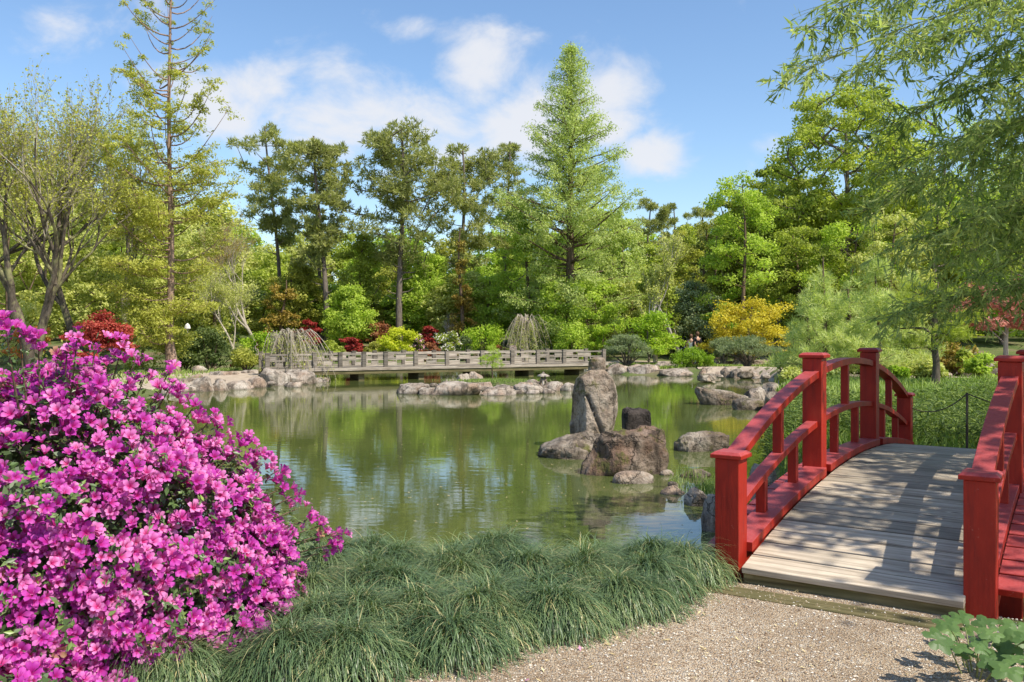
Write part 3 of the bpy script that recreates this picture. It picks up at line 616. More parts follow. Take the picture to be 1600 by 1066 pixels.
# --- greenery in the middle
for px, Y, yt, R, mt, lb, sd, sh in [
    (826, 56, 306, 2.6, 'green', 'vivid green leafy tree tucked against the left side of the pointed conifer', 71, 'round'),
    (968, 56, 322, 2.3, 'meta', 'light green tree tucked against the right side of the pointed conifer', 72, 'round'),
    (566, 60, 352, 1.6, 'green_mid', 'slender mid green tree between the two biggest tall pines', 73, 'col'),
    (668, 60, 385, 2.2, 'green', 'bright green low tree right of the broadest pine', 74, 'round'),
    (460, 60, 400, 2.0, 'olive', 'olive green tree low between the two leftmost pines', 75, 'round'),
    (545, 57, 440, 1.9, 'green', 'bright green bushy tree above the red maples behind the boardwalk', 76, 'round'),
    (760, 58, 420, 2.2, 'green', 'bright green tree low right of the rusty conifer', 77, 'round'),
    (905, 53, 420, 3.2, 'green', 'dense fresh green tree at the foot of the pointed conifer', 78, 'round'),
    (1160, 50, 268, 2.6, 'green', 'bright green tree rising left of the large spreading tree', 79, 'round'),
    (1245, 51, 345, 2.6, 'green_mid', 'mid green tree filling the space below the spreading trees, above the short young pine', 85, 'round'),
    (1330, 50, 335, 2.8, 'green', 'vivid green tree behind the tallest light green young pine', 86, 'round'),
    (1395, 46, 320, 2.6, 'green_pale', 'pale green tree partly veiled by the lower bamboo sprays', 87, 'round'),
    (1098, 60, 335, 2.4, 'olive', 'olive tree behind the golden maple', 80, 'round'),
    (1085, 52, 430, 2.4, 'pine_blue', 'soft grey green shrubby tree above the golden maple', 81, 'wide'),
    (985, 55, 420, 2.4, 'green_pale', 'pale green tree above the lime maple', 82, 'round')]:
    loc = place(px, Y); broadleaf('leafy_tree', loc, px_top(Y, yt, loc[2]), R, .1, 90, 210, .15, mt, lb, 'tree', 'leafy trees behind the pond', 'bark_brown', sd, rc=.62, shape=sh)
loc = place(722, 56); broadleaf('rusty_conifer', loc, px_top(56, 335, loc[2]), 1.0, .05, 50, 80, .16, 'ochre', 'narrow rusty orange conifer in front of the fourth tall pine', 'tree', seed=83, rc=.35, shape='cone', flat=.6)
loc = place(440, 57); broadleaf('rusty_conifer', loc, px_top(57, 425, loc[2]), 1.1, .1, 30, 80, .16, 'ochre', 'low rusty yellow conifer beside the leftmost tall pine', 'tree', seed=84, rc=.4, shape='round', flat=.6)
bare('bare_tree', place(1024, 47), 6.6, 'small barely leafing pale tree rising above the lime maple', 91, 'bark_pale', .13, .45, 5, .36, 'green_pale', .12, 2, ((0, 0),), 3, 'tree', 'small barely leafing trees')
bare('bare_tree', place(1064, 50), 6.6, 'small barely leafing tree left of the golden maple above the couple', 92, 'bark_pale', .12, .5, 5, .34, 'green_mid', .14, 3, ((.05, 0),), 3, 'tree', 'small barely leafing trees')
bare('bare_shrub', place(697, 56), 2.7, 'small pale leafless shrub left of the rusty conifer', 93, 'bark_pale', .05, .6, 6, .3, None, .1, 1, ((0, 0),), 3, 'shrub')

# --- large trees on the right
loc = place(1318, 57); broadleaf('spreading_tree', loc, px_top(57, 128, loc[2]), 6.3, .26, 300, 180, .21, 'green_mid', 'large spreading bright green tree behind the arched bridge', 'tree', None, 'bark_grey', 101, tr=.3, rc=.95, shape='round', flat=.5, inner=.25, tintr=(.2, 1))
loc = place(1215, 60); broadleaf('spreading_tree', loc, px_top(60, 250, loc[2]), 5.2, .3, 210, 180, .21, 'green_mid', 'wide olive green tree reaching low left of the largest spreading tree', 'tree', None, 'bark_grey', 102, tr=.22, rc=.7, shape='wide', flat=.5, inner=.3)
loc = place(1460, 59); broadleaf('spreading_tree', loc, px_top(59, 150, loc[2]), 6.2, .22, 140, 120, .17, 'green', 'large green tree mostly hidden behind the overhanging bamboo', 'tree', None, 'bark_grey', 103, tr=.28, rc=.85, shape='round', flat=.5)
loc = place(1640, 46); broadleaf('spreading_tree', loc, px_top(46, 200, loc[2]), 4.5, .2, 120, 110, .2, 'green_mid', 'tree behind the bamboo at the right edge', 'tree', None, 'bark_grey', 104, tr=.28, rc=.95, shape='round', flat=.5)
def young_pine(px, Y, yt, R, label, seed, n=34, mat='pine_young'):
    loc = place(px, Y); H = px_top(Y, yt, loc[2]); tl = trunk_line(H, .1, seed, 8); r = np.random.default_rng(seed)
    C = profile_clusters(n, H * .1, H * .98, lambda f: R * (1 - f) ** .7 + .08, R * .2, seed=seed, inner=.1, jitter=.3)
    bt = MB(); bt.tube(tl, np.linspace(.09, .02, 8), 7); skeleton(bt, tl, .09, C, .035, rise=.2, seed=seed)
    bl = MB(); needles(bl, C, .36, 14, 12, .26, .022, seed, flat=.7, up=.7)
    plant('young_pine', loc, label, 'pine tree', [('trunk', bt, M['bark_brown']), ('crown', bl, M[mat])], 'young pines right of the pond')
young_pine(1289, 30, 402, 1.7, 'light green young pine centred behind the tall left bridge posts', 111, 60)
young_pine(1372, 29, 395, 1.5, 'light green young pine right of the centred one, above the tallest bridge post', 112, 54)
young_pine(1262, 33, 470, .95, 'short young pine between the golden maple and the bridge', 113, 36)
young_pine(1420, 31, 425, 1.4, 'light green young pine behind the dark trunked pine', 114, 44)
young_pine(1330, 33, 440, 1.6, 'bushy young pine low between two taller light green pines', 116, 50)
# dark trunked layered pine right of the bridge
def layered_pine():
    px, Y = 1462, 25; loc = place(px, Y); H = px_top(Y, 440, loc[2]); r = np.random.default_rng(115)
    tl = np.array([(0, 0, 0), (.02, 0, .7), (-.05, 0, 1.4), (.0, .05, 2.1), (.08, 0, H)]); C = []
    bt = MB(); bt.tube(tl, [.13, .1, .09, .06, .02], 8)
    for z, L, a in [(1.0, 1.0, 3.3), (1.2, .9, .2), (1.5, 1.3, 2.9), (1.7, 1.1, -.3), (2.0, .9, 1.4), (2.1, 1.1, 3.4), (2.4, .9, .3), (2.6, .6, 2.6), (1.4, .9, -1.6), (2.2, .8, -1.8)]:
        z = z * H / 3.0
        u = np.linspace(0, 1, 5); pts = np.stack([np.cos(a) * L * u, np.sin(a) * L * u, z + .3 * L * u + .1 * np.sin(u * 6)], 1); bt.tube(pts, np.linspace(.05, .012, 5), 5)
        for t in (.5, .7, .85, 1): C.append(np.array([np.interp(t, u, pts[:, c]) for c in range(3)]) + [r.normal() * .12, r.normal() * .2, .1])
    bl = MB(); needles(bl, np.array(C), .34, 16, 12, .2, .018, 115, flat=.45, up=.8)
    plant('layered_pine', loc, 'mid green layered pine with dark bent branches right of the bridge', 'pine tree', [('trunk', bt, M['bark_dark']), ('crown', bl, M['green_mid'])])
layered_pine()

M['red_bright'] = leafmat('scarlet_leaves', [(.22, .03, .025), (.42, .08, .06), (.55, .16, .11)], .4, tw=(1.2, .8, .8), g=1)
# --- maples and shrubs along the far bank
def maple(px, Y, w, yt, mat, label, seed, bark='bark_grey', size=.13, n=34, per=130, name='japanese_maple', trunk=.07, group=None, h0=.3):
    loc = place(px, Y); H = px_top(Y, yt, loc[2]); R = w / 2 / F * Y * (.85 if mat == 'red' else 1)
    C = profile_clusters(n, H * h0, H * .93, lambda f: R * (1 - f ** 2.2) ** .5 * (.85 + .15 * f), R * .2, seed=seed, inner=.15, jitter=.35)
    tl = trunk_line(H * .75, .15, seed, 6); bt = MB(); bt.tube(tl, np.linspace(trunk, trunk * .4, 6), 7); skeleton(bt, tl, trunk, C, trunk * .5, seed=seed)
    bl = MB(); fill(bl, C, min(R * .34, .6), per, size, flat=.42, seed=seed, up=.9)
    return plant(name, loc, label, 'maple tree', [('trunk', bt, M[bark]), ('crown', bl, M[mat])], group)
MG = 'red maples on the far bank'
maple(155, 35, 96, 480, 'red_bright', 'broad red maple behind the azalea, left of the cypress', 121, group=MG, n=44)
maple(48, 41, 76, 500, 'orange', 'orange maple just above the azalea at the left edge', 122, n=30)
maple(414, 50, 36, 511, 'red', 'small dark red maple left of the weeping tree', 123, group=MG, n=22)
maple(480, 53, 50, 496, 'red', 'red maple directly behind the top of the weeping tree', 124, group=MG, n=26)
maple(549, 51, 44, 521, 'red', 'low crimson maple between the pine trunks and the yellow green maple', 125, group=MG, n=24)
maple(592, 57, 58, 502, 'brown_red', 'dark rusty maple beside the thatched shelter', 126, group=MG, n=26)
maple(671, 55, 40, 505, 'red', 'dome shaped red maple above the white flowering shrub', 127, group=MG, n=24)
maple(621, 50.5, 74, 511, 'yellow_green', 'rounded yellow green maple behind the middle of the boardwalk', 128, n=36)
maple(1014, 46, 118, 480, 'lime', 'layered lime green maple right of the boardwalk end', 129, n=54, h0=.22)
maple(1172, 45, 160, 450, 'gold', 'wide golden yellow maple beyond the clipped round shrub', 130, n=110, h0=.2, trunk=.12)
maple(1572, 34, 190, 425, 'red_pale', 'coral red maple with bare white forked trunk behind the bamboo', 131, bark='bark_pale', n=60, trunk=.11, h0=.45)
shrub('shrub', 326, 41.5, 96, 508, 'green_dark', 'large dark green shrub right of the cypress trunk', seed=141, n=36, size=.13)
shrub('shrub', 290, 42, 60, 530, 'green_mid', 'low green shrub at the foot of the cypress', seed=142, size=.11)
shrub('shrub', 385, 39.5, 72, 540, 'olive', 'low spreading green shrub left of the boardwalk end', seed=143, size=.11)
shrub('shrub', 374, 42.5, 34, 546, 'red', 'tiny red shrub between two low green shrubs on the left bank', seed=144, n=10, size=.09)
shrub('shrub', 408, 46, 66, 508, 'lime', 'lime green shrub behind the weeping tree', seed=145)
shrub('shrub', 446, 50, 60, 512, 'green', 'fresh green shrub between the small red maples', seed=146)
shrub('shrub', 516, 49, 44, 530, 'green_mid', 'green shrub at the foot of the paired pine trunks', seed=147)
shrub('shrub', 585, 51, 40, 534, 'olive', 'low olive shrub just left of the yellow green maple', seed=148)
shrub('flowering_shrub', 702, 52, 46, 516, 'green_mid', 'white flowering shrub behind the boardwalk', seed=149, bloom='white_bloom', bloom_n=26)
shrub('flowering_shrub', 655, 53, 26, 519, 'green_mid', 'pink flowering shrub left of the white flowering one', seed=150, bloom='pink_bloom', bloom_n=34, n=14)
shrub('shrub', 668, 49.8, 42, 534, 'brown_red', 'low rusty red shrub just behind the boardwalk rail', seed=151, n=16)
shrub('shrub', 755, 51, 84, 500, 'lime', 'bright green shrub right of the rusty conifer', seed=152, n=34)
shrub('shrub', 728, 50, 34, 522, 'green_dark', 'dark green shrub at the foot of the rusty conifer', seed=153, n=16)
shrub('shrub', 895, 49, 74, 497, 'green', 'upright spiky fresh green shrub right of the second weeping tree', seed=154, n=34, flat=1.3, size=.15)
shrub('shrub', 850, 52, 90, 538, 'green_dark', 'low dark hedge behind the second weeping tree', seed=155, n=26)
shrub('shrub', 783, 50.5, 28, 536, 'brown_red', 'small rusty shrub left of the second weeping tree', seed=156, n=10)
shrub('shrub', 940, 49, 46, 502, 'lime', 'lime green shrub behind the right end of the boardwalk', seed=157, n=22)
shrub('flowering_shrub', 1080, 51.5, 58, 507, 'green_dark', 'white flowering shrub behind the couple', seed=158, bloom='white_bloom', bloom_n=30)
shrub('shrub', 1100, 55, 96, 452, 'green_dark', 'large dark green shrub between the lime and golden maples', seed=159, n=44, size=.15)
shrub('clipped_shrub', 1080, 41.6, 66, 541, 'lime', 'round clipped green shrub above the shoreline rocks', seed=160, n=60, per=150, size=.07, rcf=.2, flat=.85, tint=(0, .45), squash=1, h0=.1)
shrub('shrub', 1226, 35, 44, 548, 'lime', 'light green shrub left of the tall bridge post', seed=161, n=24, size=.09)
shrub('shrub', 1250, 37, 40, 540, 'green', 'round green shrub behind the tall bridge post', seed=162, n=24, size=.09)
shrub('shrub', 1418, 31, 66, 547, 'olive', 'low feathery olive shrub beyond the bridge', seed=163, n=26, size=.12, flat=1)
shrub('shrub', 1494, 30.5, 62, 528, 'ochre', 'reddish green bamboo-like shrub near the grey boulders', seed=164, n=30, size=.12, flat=1)
shrub('shrub', 1506, 30, 40, 545, 'green_mid', 'small green shrub in front of the reddish shrub', seed=165, n=16, size=.1)
for q_, (px, Y, w_, yt, mt, lb) in enumerate([(1300, 27, 60, 560, 'pine_young', 'pale green low shrub behind the gap between the tall left posts'), (1365, 26, 54, 566, 'green_mid', 'small green shrub right behind the tallest bridge post'),
    (1445, 27, 70, 556, 'green_pale', 'pale feathery shrub at the foot of the layered pine'), (1530, 28, 60, 548, 'green', 'bright green shrub beside the grey boulders'), (1590, 28, 70, 556, 'green_pale', 'pale green shrub behind the right bridge posts'),
    (1400, 27, 50, 570, 'lime', 'low lime shrub beyond the short far bridge post'), (1240, 27, 60, 574, 'green_pale', 'pale low shrub above the iris leaves')]):
    shrub('shrub', px, Y, w_, yt, mt, lb, seed=400 + q_, n=26, size=.10, per=130)
shrub('shrub', 1340, 32, 46, 556, 'green_mid', 'low green shrub between the bridge posts', seed=166, n=16, size=.1)
shrub('shrub', 1300, 36, 70, 535, 'pine_blue', 'grey green low shrub behind the two tall bridge posts', seed=167, n=26, size=.1)
# cloud pruned garden pines
def bonsai(px, Y, yt, w, label, seed, pads=9, mat='pine_blue', lean=0):
    loc = place(px, Y); H = px_top(Y, yt, loc[2]); R = w / 2 / F * Y; r = np.random.default_rng(seed); bt = MB(); C = []
    for k in range(pads):
        a = k * 2.4 + r.uniform(-.3, .3); rr_ = R * (.2 + .7 * (k / pads)) ; z = H * (.88 - .42 * (k / pads) + r.uniform(-.06, .06)); p = np.array([math.cos(a) * rr_ + lean * z, math.sin(a) * rr_ * .7, z])
        u = np.linspace(0, 1, 6)[:, None]; mid = np.array([p[0] * .3, p[1] * .3, z * .55]); pts = (1 - u) ** 2 * np.array([r.normal() * .05, 0, 0]) + 2 * u * (1 - u) * mid + u ** 2 * (p - [0, 0, .08]); bt.tube(pts, np.linspace(.07, .02, 6), 5)
        for q in range(5): C.append(p + r.normal(size=3) * [R * .18, R * .18, .05])
    bl = MB(); needles(bl, np.array(C), .34, 22, 9, .13, .022, seed, flat=.4, up=.8)
    plant('garden_pine', loc, label, 'pine tree', [('trunk', bt, M['bark_dark']), ('crown', bl, M[mat])], 'cloud pruned garden pines')
bonsai(980, 43.5, 524, 76, 'rounded blue green pruned pine right of the boardwalk end', 171, 11)
bonsai(1168, 39.5, 529, 88, 'wide layered pruned pine above the right shoreline rocks', 172, 11)
bonsai(1130, 43, 527, 30, 'dark leaning pruned pine between the clipped shrub and the wide pruned pine', 173, 7)
# weeping trees
def weeping(px, Y, yt, w, label, seed, n=46, lean=.3, mat='green_pale', strands=9):
    loc = place(px, Y); H = px_top(Y, yt, loc[2]); R = w / 2 / F * Y; r = np.random.default_rng(seed); bt = MB(); C = []
    tl = np.array([(0, 0, 0), (.05, 0, H * .25), (-.05, 0, H * .5), (lean * H * .3, 0, H * .8)]); bt.tube(tl, [.15, .11, .09, .05], 8)
    for k in range(n):
        a = r.random() * 6.28; s = tl[2 + (k % 2)] * r.uniform(.8, 1); L = R * r.uniform(.4, 1.05); u = np.linspace(0, 1, 8)
        top = H * r.uniform(.85, 1.0); end = H * r.uniform(.02, .5)
        z = s[2] + (top - s[2]) * np.sin(np.minimum(u * 2.2, 1) * 1.57) - (top - end) * np.clip(u - .4, 0, 1) ** 1.5 / (.6 ** 1.5)
        pts = np.stack([s[0] + np.cos(a) * L * u + lean * R * .4 * u, s[1] + np.sin(a) * L * u * .9, z], 1); bt.tube(pts, np.linspace(.028, .006, 8), 3)
        for q in range(strands):
            t = r.uniform(.35, 1); p = np.array([np.interp(t, u, pts[:, c]) for c in range(3)]); Ld = min(p[2] * .8, r.uniform(.3, .9)); d = r.normal(size=2) * .12
            e = p + [d[0], d[1], -Ld]; bt.tube([p, (p + e) / 2 + [d[0] * .4, d[1] * .4, .03], e], [.007, .006, .004], 3)
            for v in (.4, .8): C.append(p * (1 - v) + e * v)
    bl = MB(); fill(bl, np.array(C), .10, 5, .065, seed=seed, flat=1.6, droop=.5)
    plant('weeping_tree', loc, label, 'weeping tree', [('trunk', bt, M['twig']), ('leaves', bl, M[mat])], 'weeping trees')
weeping(437, 35.2, 511, 128, 'nearly bare weeping tree at the left end of the boardwalk', 181, 56, .7, strands=6)
weeping(822, 49.6, 489, 88, 'pale weeping tree behind the right half of the boardwalk', 182, 50, .0)
# little pine growing on the rock islet
loc = tuple(G(770, 594, -.42)); bt = MB(); Hh = 1.28
bt.tube([(0, 0, -.1), (-.03, 0, .4), (.02, 0, .8), (0, 0, Hh)], [.035, .03, .022, .01], 6)
C = profile_clusters(26, .55, Hh, lambda f: .44 * (1 - f) ** .5 + .05, .1, seed=190, inner=.2); skeleton(bt, [(0, 0, 0), (0, 0, Hh)], .03, C, .012, seed=1)
bl = MB(); needles(bl, C, .13, 12, 9, .10, .010, 191, flat=.6); plant('islet_pine', loc, 'little feathery green pine growing on the rock islet', 'pine tree', [('trunk', bt, M['bark_brown']), ('crown', bl, M['green'])])

# ================================================================== ROCKS
ICO = {}
def ico(sub):
    if sub not in ICO:
        bm = bmesh.new(); bmesh.ops.create_icosphere(bm, subdivisions=sub, radius=1); bm.verts.ensure_lookup_table()
        ICO[sub] = (np.array([v.co[:] for v in bm.verts]), np.array([[v.index for v in f.verts] for f in bm.faces])); bm.free()
    return ICO[sub]
def fbm(V, scale, seed, octs=4):
    out = np.zeros(len(V)); off = Vector((seed * 3.7, seed * 1.3, seed * 7.1))
    for i, v in enumerate(V): out[i] = noise.fractal(Vector(v) * scale + off, .9, 2.1, octs)
    return out
def rock_mesh(w, d, h, seed, sub=4, cuts=14, boxy=.68, rough=.17, under=.35, flat_top=False, taper=0, skew=0, slope=0):
    r = np.random.default_rng(seed); V, Fc = ico(sub); V = V.copy()
    V = np.sign(V) * np.abs(V) ** boxy
    for k in range(cuts):
        n = unit(r.normal(size=3) * [1, 1, .8]); dd = r.uniform(.68, .95); s = V @ n; V = V - np.maximum(s - dd, 0)[:, None] * n * .92
    if flat_top: V[:, 2] = np.where(V[:, 2] > .62, .62 + (V[:, 2] - .62) * .25, V[:, 2])
    V = V * (1 + rough * fbm(V, 1.3, seed, 3))[:, None]; V = V * (1 + rough * .28 * fbm(V, 5, seed + 9, 3))[:, None]
    if sub >= 5:                                   # ridged creases and fracture lines
        rg = (1 - np.abs(fbm(V, 1.9, seed + 21, 3))) ** 5; V = V * (1 - .07 * rg + .02 * fbm(V, 12, seed + 31, 3))[:, None]
    V[:, 0] -= (V[:, 0].max() + V[:, 0].min()) / 2; mx = V.max(0); mn = V.min(0)
    zt = mx[2]; V[:, 2] /= zt; V[:, 0] /= (mx[0] - mn[0]) / 2; V[:, 1] /= (mx[1] - mn[1]) / 2
    z = V[:, 2]; f = 1 - taper * np.clip(z, 0, 1); V[:, 0] = V[:, 0] * f + skew * np.clip(z, 0, 1); V[:, 1] *= f
    V[:, 2] = np.where(z > 0, z * (1 - slope * V[:, 0]) / (1 + abs(slope)), z)
    # squeeze: the waterline section is the widest
    V[:, 2] = np.where(z < 0, z * under, z)
    return V * [w / 2, d / 2, h], Fc
def rock(px0, px1, yt, yb, label, mat='rock_pale', z=WZ, depth=.75, seed=0, name='rock', group=None, sub=4, **k):
    Y = (CZ - z) * F / (yb - YH); w = (px1 - px0) / F * Y * (1.04 if px1 - px0 > 48 else 1.2); h = (yb - yt) / F * Y * (1 if yb - yt > 22 else .92); d = w * depth; Yc = Y + d * .4
    Vv, Fc = rock_mesh(w, d, h * (Yc / Y) ** .5, seed, sub, **k); b = MB(); b.add(Vv, Fc); o = b.build(name, M[mat])
    o.location = ((((px0 + px1) / 2) - CX) / F * Yc, Yc, z); return tag(o, label, 'rock', group)
# main group in the middle of the pond
def standing_stone():
    rows = [(559, 926, 943), (561, 921, 945), (566, 919, 946), (574, 917.5, 947), (578, 917, 946), (581, 912, 949), (586, 905, 954), (593, 899, 959), (603, 896, 962), (618, 894.5, 964), (634, 893, 963.5),
            (650, 890.5, 962), (662, 889, 960), (672, 889, 957), (684, 889, 955), (700, 889, 955)]
    Y = 15.6; n = 96; V = []; r = np.random.default_rng(2); zb = P(0, 700, Y)[2]; cx = (925 - CX) / F * Y
    rows_i = np.linspace(0, len(rows) - 1, 92); A = np.array(rows, float); cols = [np.interp(rows_i, np.arange(len(rows)), A[:, k]) for k in range(3)]
    for yy, l, rt in zip(*cols):
        z = P(0, yy, Y)[2]; xl = (l - CX) / F * Y; xr = (rt - CX) / F * Y; c = (xl + xr) / 2; hw = (xr - xl) / 2; dp = hw * .78
        for j in range(n):
            a = 2 * math.pi * j / n; ca, sa = math.cos(a), math.sin(a)
            e = .78; V.append([c - cx + hw * math.copysign(abs(ca) ** e, ca), dp * math.copysign(abs(sa) ** e, sa), z - zb])
    V = np.array(V)
    # facet between the shaded left flank and the lit front, and a slanting cleft on the front
    fn = unit(np.array([-.86, -.5, 0])); s = V @ fn; V -= (np.maximum(s - .27, 0) * .9)[:, None] * fn
    f = fbm(V, 1.7, 3, 4); f2 = fbm(V, 6, 5, 3) - 1.6 * (1 - np.abs(fbm(V, 1.6, 8, 3))) ** 6; rad = unit(V * [1, 1, 0]); V += rad * (f * .035 + f2 * .014)[:, None]
    t = (1.05 - V[:, 2]) ; line = -.05 + .40 * (t - .1); dist = np.abs(V[:, 0] - (line - .06)); inb = (V[:, 1] < 0) & (V[:, 2] > .25) & (V[:, 2] < .98)
    V[:, 1] += np.where(inb, .10 * np.exp(-(dist / .028) ** 2), 0)
    Fc = []; m = 92
    for i in range(m - 1):
        for j in range(n): Fc.append((i * n + j, i * n + (j + 1) % n, (i + 1) * n + (j + 1) % n, (i + 1) * n + j))
    b = MB(); b.add(V, Fc); tp = len(V); b.add(np.vstack([V[:n], [[V[:n, 0].mean(), 0, V[0, 2] + .02]]]), [(j, n, (j + 1) % n) for j in range(n)])
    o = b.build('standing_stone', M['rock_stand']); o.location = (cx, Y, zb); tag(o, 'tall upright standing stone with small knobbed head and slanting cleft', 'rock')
standing_stone()
rock(838, 952, 667, 716, 'low brown rock sloping left beneath the standing stone', 'rock_grey', seed=12, sub=5, depth=.8, boxy=.8, skew=.1, slope=-.45, rough=.17, name='boulder')
rock(903, 1044, 672, 744, 'big blocky mossy boulder in front of the standing stone', 'rock_moss', seed=21, sub=5, depth=.62, boxy=.6, cuts=11, rough=.17, flat_top=True, name='boulder')
rock(957, 1020, 737, 756, 'small smooth flat rock awash in front of the big mossy boulder', 'rock_pale', seed=33, sub=3, depth=.5, cuts=3, rough=.06)
rock(976, 1014, 638, 688, 'dark square block of stone right of the standing stone', 'rock_dark', seed=44, sub=5, depth=.9, boxy=.42, cuts=2, rough=.06, flat_top=True)
rock(870, 920, 698, 718, 'small rounded stone at the foot of the sloping brown rock', 'rock_grey', seed=45, depth=.6, cuts=4)
rock(1053, 1137, 677, 706, 'low oval grey rock alone in the water left of the bridge', 'rock_grey', seed=55, sub=5, depth=.6, cuts=5, flat_top=True)
rock(1090, 1174, 602, 633, 'wedge shaped slab rock with pale pointed edge at the right shore', 'rock_grey', seed=66, sub=5, depth=.55, boxy=.55, cuts=7, skew=-.2, slope=.4, rough=.13, flat_top=True, name='boulder')
rock(1145, 1197, 621, 641, 'rounded grey green rock in front of the wedge shaped slab', 'rock_grey', seed=67, depth=.8, cuts=4)
rock(1163, 1202, 606, 630, 'pale rounded rock behind the grey green one by the right shore', 'rock_pale', seed=68, depth=.8)
rock(1191, 1240, 612, 641, 'dark lumpy rock right of the grey green one', 'rock_grey', seed=69, depth=.9, z=-.5)
rock(1194, 1222, 597, 613, 'small angular pale rock behind the dark lumpy one', 'rock_pale', seed=70, z=-.5)
rock(1212, 1262, 598, 622, 'flat topped greenish rock below the iris leaves', 'rock_grey', seed=71, depth=.7, z=-.45, flat_top=True)
rock(1236, 1262, 628, 644, 'small brown rock behind the sloping left handrail', 'rock_grey', seed=72, z=-.42)
RG = 'rocks beside the bridge'
for q in [(1074, 1110, 764, 792, 'grey rock at the water edge left of the short bridge post', 'rock_pale', 81), (1099, 1128, 774, 832, 'tall rounded rock touching the short left bridge post', 'rock_pale', 82),
          (1172, 1222, 722, 775, 'pale rock seen between the left handrail and mid rail', 'rock_pale', 83), (1205, 1262, 700, 730, 'flat grey rock on the grass behind the left balusters', 'rock_grey', 84),
          (1196, 1232, 755, 792, 'mossy rock under the left side of the bridge', 'rock_moss', 85), (1234, 1262, 738, 770, 'rock tucked behind the first tall left post', 'rock_grey', 86),
          (1066, 1108, 734, 747, 'small flat rock with grass sprigs left of the short bridge post', 'rock_grey', 87), (1032, 1051, 734, 743, 'tiny brown rock right of the big mossy boulder', 'rock_pale', 88),
          (1276, 1318, 655, 690, 'grey rock on the grass between the tall left posts', 'rock_grey', 89), (1262, 1290, 640, 655, 'small grey rock on the grass behind the tall left post', 'rock_grey', 90)]:
    rock(q[0], q[1], q[2], q[3], q[4], q[5], z=WZ if q[0] < 1110 else -.42, seed=q[6], depth=.8, group=RG, name='rock')
rock(1033, 1068, 759, 773, 'flat pyramid shaped rock in the water carrying a small stone', 'rock_pale', seed=91, taper=.6, cuts=3, boxy=.95)
rock(1044, 1058, 752, 761, 'small round stone sitting on top of the pyramid shaped rock', 'rock_pale', z=-.47, seed=92, name='stone', cuts=2)
# right hand shoreline
SG2 = 'shoreline rocks on the right far bank'
pts = [(980, 1034, 568, 586, 'large pale boulder on the shore right of the boardwalk'), (1030, 1092, 576, 588, 'long low slab on the shore below the clipped shrub'),
       (1088, 1118, 572, 588, 'smooth egg shaped boulder right of the clipped shrub'), (1074, 1090, 576, 585, 'small orange tinted stone left of the egg shaped boulder'),
       (1127, 1147, 573, 590, 'pointed upright rock on the right shore'), (1143, 1172, 575, 591, 'angular grey rock just right of the pointed upright rock'),
       (1160, 1192, 583, 592, 'low pale rock at the water edge right of the angular grey one'), (1192, 1212, 582, 593, 'small dark slab by the iris leaves'),
       (1112, 1124, 557, 572, 'small reddish rock beside the clipped shrub'), (1122, 1148, 563, 572, 'low flat block behind the pointed upright rock'),
       (1145, 1172, 557, 573, 'sloped pale rock under the wide pruned pine'), (1176, 1216, 562, 571, 'long flat slab right of the wide pruned pine'),
       (946, 984, 566, 585, 'reddish bank rock just right of the boardwalk end'), (1022, 1060, 564, 577, 'flat rock behind the long low slab'), (1116, 1132, 580, 589, 'small stone between the egg shaped boulder and the pointed rock')]
for k, (a, b_, c_, d_, lb) in enumerate(pts): rock(a, b_, c_, d_, lb, 'rock_pale', z=WZ if d_ > 580 else -.4, seed=200 + k, depth=.7, group=SG2, flat_top=(b_ - a) > 38)
# left hand shoreline
SG3 = 'shoreline rocks on the left far bank'
pts = [(272, 304, 597, 613, 'pale rock at the water edge nearest the cypress trunk'), (300, 334, 589, 612, 'rounded pale boulder on the left shore below the cypress'),
       (330, 358, 591, 611, 'pale boulder second right of the cypress on the shore'), (352, 392, 594, 609, 'low pale boulder midway along the left shore'),
       (386, 418, 588, 606, 'flat topped pale rock left of the weeping tree boulders'), (410, 449, 575, 603, 'large tan boulder with orange broken corner under the weeping tree'),
       (446, 489, 578, 601, 'large tan boulder beneath the hanging twigs of the weeping tree'), (484, 512, 590, 598, 'low slab at the left end of the boardwalk'),
       (436, 470, 566, 582, 'pale stone behind the two large tan boulders'), (300, 324, 570, 585, 'small stone beside the sandy path on the left'),
       (330, 372, 580, 590, 'thin flat stone step on the left bank'), (378, 412, 577, 588, 'stacked flat stones left of the large tan boulders'), (250, 280, 604, 617, 'pale rock at the left shore beside the azalea sprigs')]
for k, (a, b_, c_, d_, lb) in enumerate(pts): rock(a, b_, c_, d_, lb, 'rock_pale', z=WZ if d_ > 595 else -.42, seed=240 + k, depth=.8, group=SG3, flat_top=k in (4, 7, 10, 11))
# islet
SG4 = 'rocks forming the islet'
pts = [(622, 668, 598, 616, 'whitish ridged rock at the left tip of the islet'), (655, 684, 605, 617, 'small pointed rock beside the whitish ridged rock'), (672, 752, 596, 618, 'long low flat rock on the left half of the islet'),
       (711, 737, 582, 602, 'pinkish upright boulder on the islet'), (728, 755, 580, 594, 'rounded white boulder behind the pinkish upright one'), (712, 730, 596, 606, 'small pale stone below the pinkish upright boulder'),
       (750, 808, 604, 618, 'low flat slab in the centre of the islet'), (774, 800, 600, 613, 'small rounded rock on the central slab of the islet'), (745, 770, 596, 608, 'brown rock under the islet pine'),
       (806, 852, 600, 615, 'low broken rock right of the islet pine'), (820, 846, 592, 605, 'sloping rock beside the stone lantern'), (848, 880, 595, 611, 'jagged rock just right of the stone lantern'),
       (864, 878, 598, 610, 'small dark wedge rock right of the stone lantern'), (874, 898, 597, 611, 'pale rock at the right tip of the islet'), (690, 716, 592, 602, 'low rock behind the long flat rock of the islet'), (786, 822, 592, 602, 'flat rock left of the stone lantern')]
